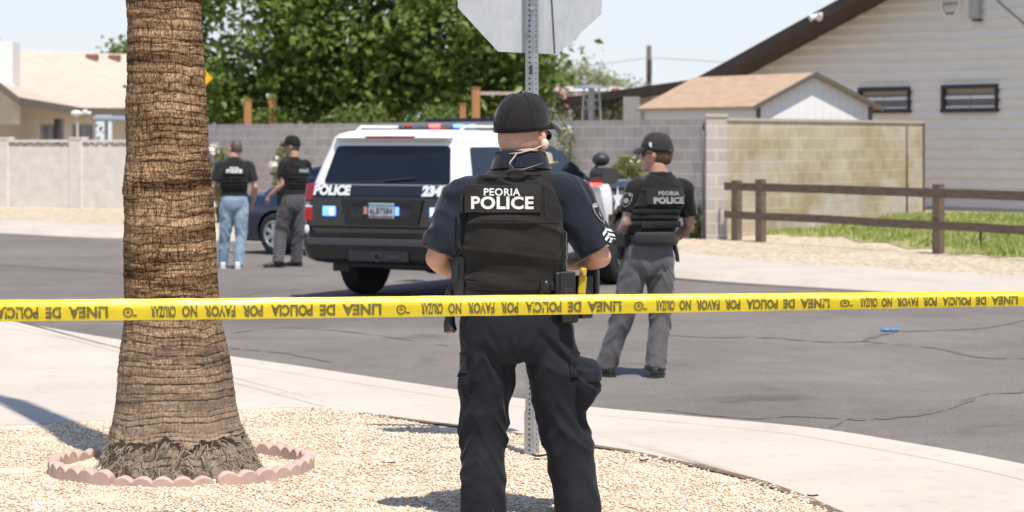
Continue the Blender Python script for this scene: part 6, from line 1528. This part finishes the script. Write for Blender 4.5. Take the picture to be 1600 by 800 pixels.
for k in range(4): q.box((-.02, -.0245, .0-.009*k), (.018, -.0215, .004-.009*k), M=Matrix.Translation((fx(884), -.125, fz(448))) @ Matrix.Rotation(R(18), 4, 'Z'))
obj('speaker_grille', q, pm('grille_grey', (.05, .05, .05), .5), rad)
pouch('radio_holder', (fx(873), -.118, fz(445)), (.022, .028, .060), M_LTR, R(10), .008)
q = MB(); q.ell((fx(852), -.158, fz(442)), (.018, .012, .022), 14, 10); q.box((fx(844), -.16, fz(452)), (fx(858), -.14, fz(432))); obj('key_keeper', q, M_LTR, dbelt, 60)
pouch('handcuff_case', (fx(888), -.105, fz(484)), (.036, .024, .042), M_LTR, R(22), .014)
tz = MB(); tz.box((-.016, -.018, -.045), (.016, .018, .030), M=Matrix.Translation((fx(909), -.06, fz(440))) @ Matrix.Rotation(.08, 4, 'Y')); tz.box((-.013, -.03, .028), (.013, .012, .062), M=Matrix.Translation((fx(909), -.06, fz(440))) @ Matrix.Rotation(.08, 4, 'Y')); ta = obj('stun_gun', tz, M_TASER, dbelt); bevel(ta, .006)
q = MB(); q.ell((fx(908), -.093, fz(424)), (.006, .004, .009), 10, 7); obj('stun_gun_mark', q, pm('mark_dark', (.16, .10, .02), .5), ta)
pouch('stun_gun_holster', (fx(911), -.03, fz(462)), (.030, .03, .085), M_POLY, R(40), .01)
pouch('magazine_pouch', (fx(925), .04, fz(440)), (.018, .03, .05), M_LTR, R(70), .008)
hol = pouch('holster', (fx(722), -.02, fz(430)), (.026, .045, .085), M_POLY, R(-12), .014)
q = MB(); q.box((-.014, -.06, .0), (.014, -.035, .10), M=Matrix.Translation((fx(716), -.02, fz(437))) @ Matrix.Rotation(R(-12), 4, 'Z') @ Matrix.Rotation(-.12, 4, 'X')); obj('grip', q, M_LTR, hol)
pouch('flashlight_case', (fx(709), .03, fz(465)), (.020, .02, .05), M_LTR, R(-25), .008)
q = MB(); q.tube([(fx(703), .02, fz(452)), (fx(703), .02, fz(490)), (fx(702), .015, fz(505)), (fx(704), .01, fz(517))], [.018, .018, .024, .027], 16); q2 = obj('baton', q, M_POLY, dbelt, 50)
q = MB(); q.tube([(fx(704), .01, fz(517)), (fx(704.6), .009, fz(520))], [.022, .018], 16); obj('baton_tip', q, pm('bronze_lens', (.30, .20, .13), .3, metal=.5), q2)
q = MB(); w_ = Vector(JF['wriL']); d = (Vector(JF['wriL'])-Vector(JF['elbL'])).normalized(); q.tube([w_-d*.03, w_-d*.002], [.036, .035], 20); wt = obj('wristwatch', q, M_POLY, rF, 60); q = MB(); q.ell(w_-d*.016+Vector((-.030, -.008, .012)), (.013, .021, .021), 14, 10); obj('watch_face', q, M_GLOSSB, wt, 60)

# ---------------------------------------------------------------- 2. tattooed officer on the road, right
def gx_(px): return (px-1010)/209.2
def gz_(py): return (590-py)/209.2
JR = dict(crotch=.77, hipL=(-.075, 0, .89), hipR=(.105, 0, .89), kneeL=(-.165, .05, .47), kneeR=(.12, .02, .47), ankL=(-.275, .13, .09), ankR=(.065, -.03, .09),
          shoL=(-.085, .01, 1.40), shoR=(.295, -.01, 1.40), elbL=(-.165, -.01, 1.15), elbR=(.345, .03, 1.12), wriL=(-.205, .12, .965), wriR=(.23, .20, .985), neck=(.095, 0, 1.51), head=(.093, .025, 1.655))
specR = dict(label='officer with tattooed arms in grey trousers and black vest standing on the road, facing away', loc=(P(1010, HZ, 18.06).x, 18.06, 0), yaw=R(14), J=JR, skin=[M_SKIN2, M_TATT], tatz=1.05, shirt=M_BLKC, sleeve=.068, arm=1.02, sl_len=.70, bulk=1.0, hk=1.10, nk=1.05, hyaw=R(53), lean=.095, vox=.007, voxc=.008, sfold=.008, seed=7.7, hem=.97,
    handL=((.55, .5, -.5), (.5, -.5, 0), .8), handR=((-.75, .45, -.3), (-.3, -.6, 0), .8), footL=R(18), footR=R(-25), shoes=M_BOOT, waist=1.03,
    cx=.012, trouser=dict(mat=M_GREYT, hip=.195, r=[.112, .108, .098, .088, .080, .082, .086], fold=.015, hemz=.085, sm=2))
rR, bR, sR, tR, HM2 = build_person(specR)
vR = vest(rR, [(1.07, .03, 0, .172, .145), (1.15, .045, 0, .186, .155), (1.26, .075, 0, .192, .160), (1.36, .098, 0, .186, .155), (1.42, .105, -.004, .172, .135), (1.47, .105, -.006, .145, .10), (1.51, .10, -.006, .10, .08)], M_BLKC, e=3.0, bands=(1.12, 1.30), seed=2.2, amp=.005)
fs2 = surf([vR])
pn2, y2 = plate('name_panel', -.04, .255, 1.295, 1.41, fs2, M_PATCH, vR, .006)
lettering('lettering', 'PEORIA', .041, lambda u, v: Vector((.125+u, y2(.125+u, 1.362+v)-.003, 1.362+v)), M_GTHREAD, vR, .002, xs=1.1, space=1.1)
lettering('lettering', 'POLICE', .061, lambda u, v: Vector((.125+u, y2(.125+u, 1.303+v)-.003, 1.303+v)), M_GTHREAD, vR, .004, xs=1.15, space=1.05)
plate('side_pouch_row', -.08, .22, 1.12, 1.17, fs2, M_PATCH, vR, .012)
CM = HM2 @ Matrix.Rotation(.06, 4, 'X') @ Matrix.Translation((0, -.002, .042)) @ Matrix.Scale(1.04, 4)
capR = cap(rR, CM, 1, M_CAPG, gap=M_HAIRB); q = MB(); q.add([CM @ Vector((-.0925, .02+.012*a, .03+.016*b_)) for a, b_ in ((-1, -1), (.2, -1), (1, 0), (1, 1), (-.6, 1))], [(0,1,2,3,4)]); obj('cap_emblem', q, M_WTHREAD, capR, fix=False)
b = MB(); b.ell((0, 0, 0), (.083, .100, .104), 28, 20, M=HM2 @ Matrix.Translation((0, -.006, .006))); me = remesh(b, .006, 1)
bm = bmesh.new(); bm.from_mesh(me); inv = HM2.inverted(); bmesh.ops.delete(bm, geom=[v for v in bm.verts if (lambda p: p.y > .005+.3*(p.z) or p.z < -.062)(inv @ v.co)], context='VERTS'); bm.to_mesh(me); bm.free(); displace(me, lambda p, n_: .003*noise.noise(Vector((p.x*90, p.y*90, p.z*20)))); link('hair', me, M_HAIRB, rR, 180)
glasses(rR, HM2)
shR = BVHTree.FromPolygons([v.co.copy() for v in sR.data.vertices], [tuple(p.vertices) for p in sR.data.polygons])
patch(on_sleeve(JR, 'L', .38, R(42), shR), sR, .050, .062)
blt = band('belt', [(1.015, .012, 0, .186, .133), (1.02, .012, 0, .194, .140), (1.06, .012, 0, .192, .139), (1.065, .012, 0, .184, .132)], M_LTR, rR)
q = MB(); rs = []
for k in range(15):
    a = R(-128+ 100*k/14); r1 = 1-.35*abs(k/7-1)**3; rs.append([(.198*math.cos(a)*f_+.01, .150*math.sin(a)*f_, z) for f_, z in ((.97, .985+.02*(1-r1)), (1.12+.12*r1, .992), (1.16+.16*r1, 1.03), (1.12+.12*r1, 1.085), (.97, 1.09))])
q.rings(rs); me_ = q.mesh(); fixn(me_); o_ = link('waist_bag', me_, m_cloth('grey_black_nylon', (.03, .03, .032), .2), rR, 60); bevel(o_, .01)
hR = pouch('side_holster', (-.215, .03, .985), (.028, .05, .10), M_POLY, R(10), .015, blt)
pouch('gear_pouch', (-.20, -.07, 1.03), (.035, .03, .055), M_LTR, R(35), .014, blt)
pouch('gear_pouch', (-.235, .06, 1.045), (.03, .04, .05), M_LTR, R(10), .014, blt)
q = MB(); q.tube([(.215, .02, 1.0), (.235, .015, .93), (.24, .0, .86)], [.016, .014, .010], 8); q.tube([(.24, .05, 1.0), (.262, .045, .90), (.27, .05, .855)], [.012, .010, .006], 8); obj('strap_end', q, M_BLKC, blt)
q = MB(); wl = Vector(JR['elbL']).lerp(Vector(JR['wriL']), .80); dl = (Vector(JR['wriL'])-Vector(JR['elbL'])).normalized(); q.tube([wl-dl*.012, wl+dl*.012], [.036, .035], 18); obj('wristband', q, M_POLY, rR, 60)

# ---------------------------------------------------------------- 3. man in jeans by the sedan
JJ = dict(crotch=.80, hipL=(-.09, 0, .90), hipR=(.09, 0, .90), kneeL=(-.125, .04, .48), kneeR=(.09, .01, .48), ankL=(-.165, .12, .09), ankR=(.06, -.02, .09),
          shoL=(-.20, 0, 1.40), shoR=(.20, 0, 1.40), elbL=(-.285, -.03, 1.13), elbR=(.285, -.03, 1.12), wriL=(-.25, .16, .96), wriR=(.255, .12, .90), neck=(0, 0, 1.50), head=(.02, .02, 1.635))
specJ = dict(label='man in faded blue jeans and black police vest walking away behind the palm', loc=(P(366, HZ, 33.2).x, 33.2, 0), yaw=R(4), J=JJ, skin=M_SKIN, shirt=m_cloth('dark_grey_tshirt', (.022, .023, .026), .15), sleeve=.068, sl_len=.72, bulk=1.08, hk=1.06, nk=1.1, hyaw=R(25), vox=.009, voxc=.010, seed=5.1, hem=.93,
    handL=((.1, .4, -.9), (.8, .3, .2), .5), handR=((-.2, .35, -.9), (-.8, .3, .2), .5), footL=R(8), footR=R(-8), shoes=M_SHOEW, waist=1.02,
    trouser=dict(mat=M_DENIM, hip=.185, r=[.108, .102, .092, .082, .075, .074, .078], fold=.015, hemz=.06, sm=2))
rJ, bJ, sJ, tJ, HM3 = build_person(specJ)
vJ = vest(rJ, [(1.10, 0, 0, .185, .150), (1.2, 0, 0, .195, .158), (1.34, 0, 0, .19, .155), (1.42, 0, -.004, .165, .13), (1.49, 0, -.006, .10, .085)], M_BLKC, e=3, bands=(1.12, 1.28), seed=1.2, vox=.009)
f3 = surf([vJ]); _, y3 = plate('name_panel', -.13, .13, 1.30, 1.40, f3, M_PATCH, vJ, .006)
lettering('lettering', 'POLICE', .062, lambda u, v: Vector((.005+u, y3(.005+u, 1.318+v)-.003, 1.318+v)), M_WTHREAD, vJ, .005, xs=1.05)
lettering('lettering', 'PEORIA', .036, lambda u, v: Vector((.005+u, y3(.005+u, 1.370+v)-.003, 1.370+v)), M_WTHREAD, vJ, .002, xs=1.05)
M_HAIRJ = m_skin('greying_crop', (0.115, 0.085, 0.068), .4)
def shorthair(HMx, root, mat, y=.03, zb=-.055):
    b = MB(); b.ell((0, 0, 0), (.081, .0985, .112), 24, 18, M=HMx @ Matrix.Translation((0, -.004, .014))); me = remesh(b, .009, 1)
    bm = bmesh.new(); bm.from_mesh(me); inv = HMx.inverted(); bmesh.ops.delete(bm, geom=[v for v in bm.verts if (lambda p: (p.y > y and p.z < .075) or p.z < zb)(inv @ v.co)], context='VERTS'); bm.to_mesh(me); bm.free(); return link('hair', me, mat, root, 180)
shorthair(HM3, rJ, M_HAIRJ, .0, -.03)
band('belt', [(1.0, 0, 0, .178, .128), (1.004, 0, 0, .184, .134), (1.04, 0, 0, .182, .133), (1.044, 0, 0, .175, .127)], M_LTR, rJ)
# ---------------------------------------------------------------- 4. officer leaning by the sedan
JK = dict(crotch=.78, hipL=(-.08, 0, .90), hipR=(.09, 0, .90), kneeL=(-.13, .10, .48), kneeR=(.10, .0, .48), ankL=(-.235, .02, .09), ankR=(.10, .05, .09),
          shoL=(-.12, .06, 1.41), shoR=(.20, -.05, 1.41), elbL=(-.165, .0, 1.15), elbR=(.25, .05, 1.13), wriL=(-.265, .18, .985), wriR=(.06, .22, 1.02), neck=(.03, 0, 1.51), head=(.02, .03, 1.665))
specK = dict(label='officer in black cap, black vest and grey trousers beside the dark sedan, looking left', loc=(P(457, HZ, 33.6).x, 33.6, 0), yaw=R(42), J=JK, skin=M_SKIN2, shirt=M_BLKC, sleeve=.070, sl_len=.66, bulk=1.0, hk=1.06, nk=1.05, hyaw=R(38), vox=.009, voxc=.010, seed=8.4, hem=.98,
    handL=((-.1, .6, -.6), (.7, -.3, -.2), .9), handR=((-.7, .4, -.2), (0, -.6, -.3), .8), footL=R(70), footR=R(30), shoes=M_BOOT, waist=1.04,
    trouser=dict(mat=M_GREYT2, hip=.185, r=[.110, .108, .098, .090, .082, .082, .086], fold=.016, hemz=.075, sm=2))
rK, bK, sK, tK, HM4 = build_person(specK)
vK = vest(rK, [(1.08, .03, 0, .17, .140), (1.2, .035, 0, .182, .155), (1.34, .04, 0, .18, .155), (1.42, .04, -.004, .155, .13), (1.49, .03, -.006, .10, .085)], M_BLKC, e=3, bands=(1.10, 1.26), seed=1.9, vox=.009)
f4 = surf([vK]); _, y4 = plate('name_panel', .0, .20, 1.29, 1.39, f4, M_PATCH, vK, .006)
lettering('lettering', 'POLICE', .052, lambda u, v: Vector((.09+u, y4(.09+u, 1.32+v)-.003, 1.32+v)), pm('teal_thread', (.25, .38, .42), .6), vK, .004)
cap(rK, HM4 @ Matrix.Rotation(.06, 4, 'X') @ Matrix.Translation((0, -.002, .040)) @ Matrix.Scale(1.03, 4), 1, M_CAPB); shorthair(HM4, rK, M_HAIRG, .0, -.05)
bk_ = band('belt', [(1.03, 0, 0, .180, .130), (1.034, 0, 0, .188, .138), (1.072, 0, 0, .186, .137), (1.076, 0, 0, .178, .129)], M_LTR, rK)
pouch('holster', (-.17, .05, .97), (.028, .05, .12), M_POLY, R(15), .014, bk_)
# ---------------------------------------------------------------- 5. person in a khaki hat beyond the sergeant
JH = dict(crotch=.72, hipL=(-.085, 0, .82), hipR=(.085, 0, .82), kneeL=(-.10, .03, .44), kneeR=(.10, .02, .44), ankL=(-.11, 0, .09), ankR=(.11, 0, .09),
          shoL=(-.17, 0, 1.27), shoR=(.17, 0, 1.27), elbL=(-.21, .02, 1.03), elbR=(.21, .02, 1.03), wriL=(-.14, .20, .98), wriR=(.14, .20, .98), neck=(0, 0, 1.37), head=(0, .02, 1.50))
specH = dict(label='person in a khaki brimmed hat standing by the SUV, mostly hidden behind the sergeant', loc=(P(848, HZ, 24.6).x, 24.6, 0), yaw=R(-10), J=JH, skin=M_SKIN2, shirt=M_BLKC, sleeve=.062, sl_len=.75, bulk=.92, hk=1.05, hyaw=R(-20), vox=.010, voxc=.011, seed=6.4, hem=.92,
    handL=((.7, .5, 0), (0, -.6, -.5), .8), handR=((-.7, .5, 0), (0, -.6, -.5), .8), footL=0, footR=0, shoes=M_BOOT, waist=.98, trouser=dict(mat=M_GREYT2, hip=.165, r=[.10, .095, .088, .08, .074, .074, .076], fold=.01, hemz=.04, sm=2))
JH2 = dict(JH)
_os = stack
def stack(mb, rows, e=2.4, n=36):      # a shorter torso for this figure
    _os(mb, [(r_[0]-(.13 if r_[0] > 1.2 else .09 if r_[0] > .94 else 0),)+tuple(r_[1:]) for r_ in rows], e, n)
rH, bH, sH, tH, HM5 = build_person(specH); stack = _os
q = MB(); n = 40; rs = []
for r_, z in ((.155, .022), (.150, .028), (.098, .044), (.094, .055), (.090, .10), (.078, .128), (.04, .138), (.005, .14)):
    rs.append([HM5 @ Vector((r_*math.cos(a)*.98, r_*1.08*math.sin(a), z + (.020*math.cos(2*a)*max(0, (r_-.10)/.055) if r_ > .1 else 0))) for a in (2*math.pi*k/n for k in range(n))])
q.rings(rs); obj('brimmed_hat', q, M_BOONIE, rH, 50)
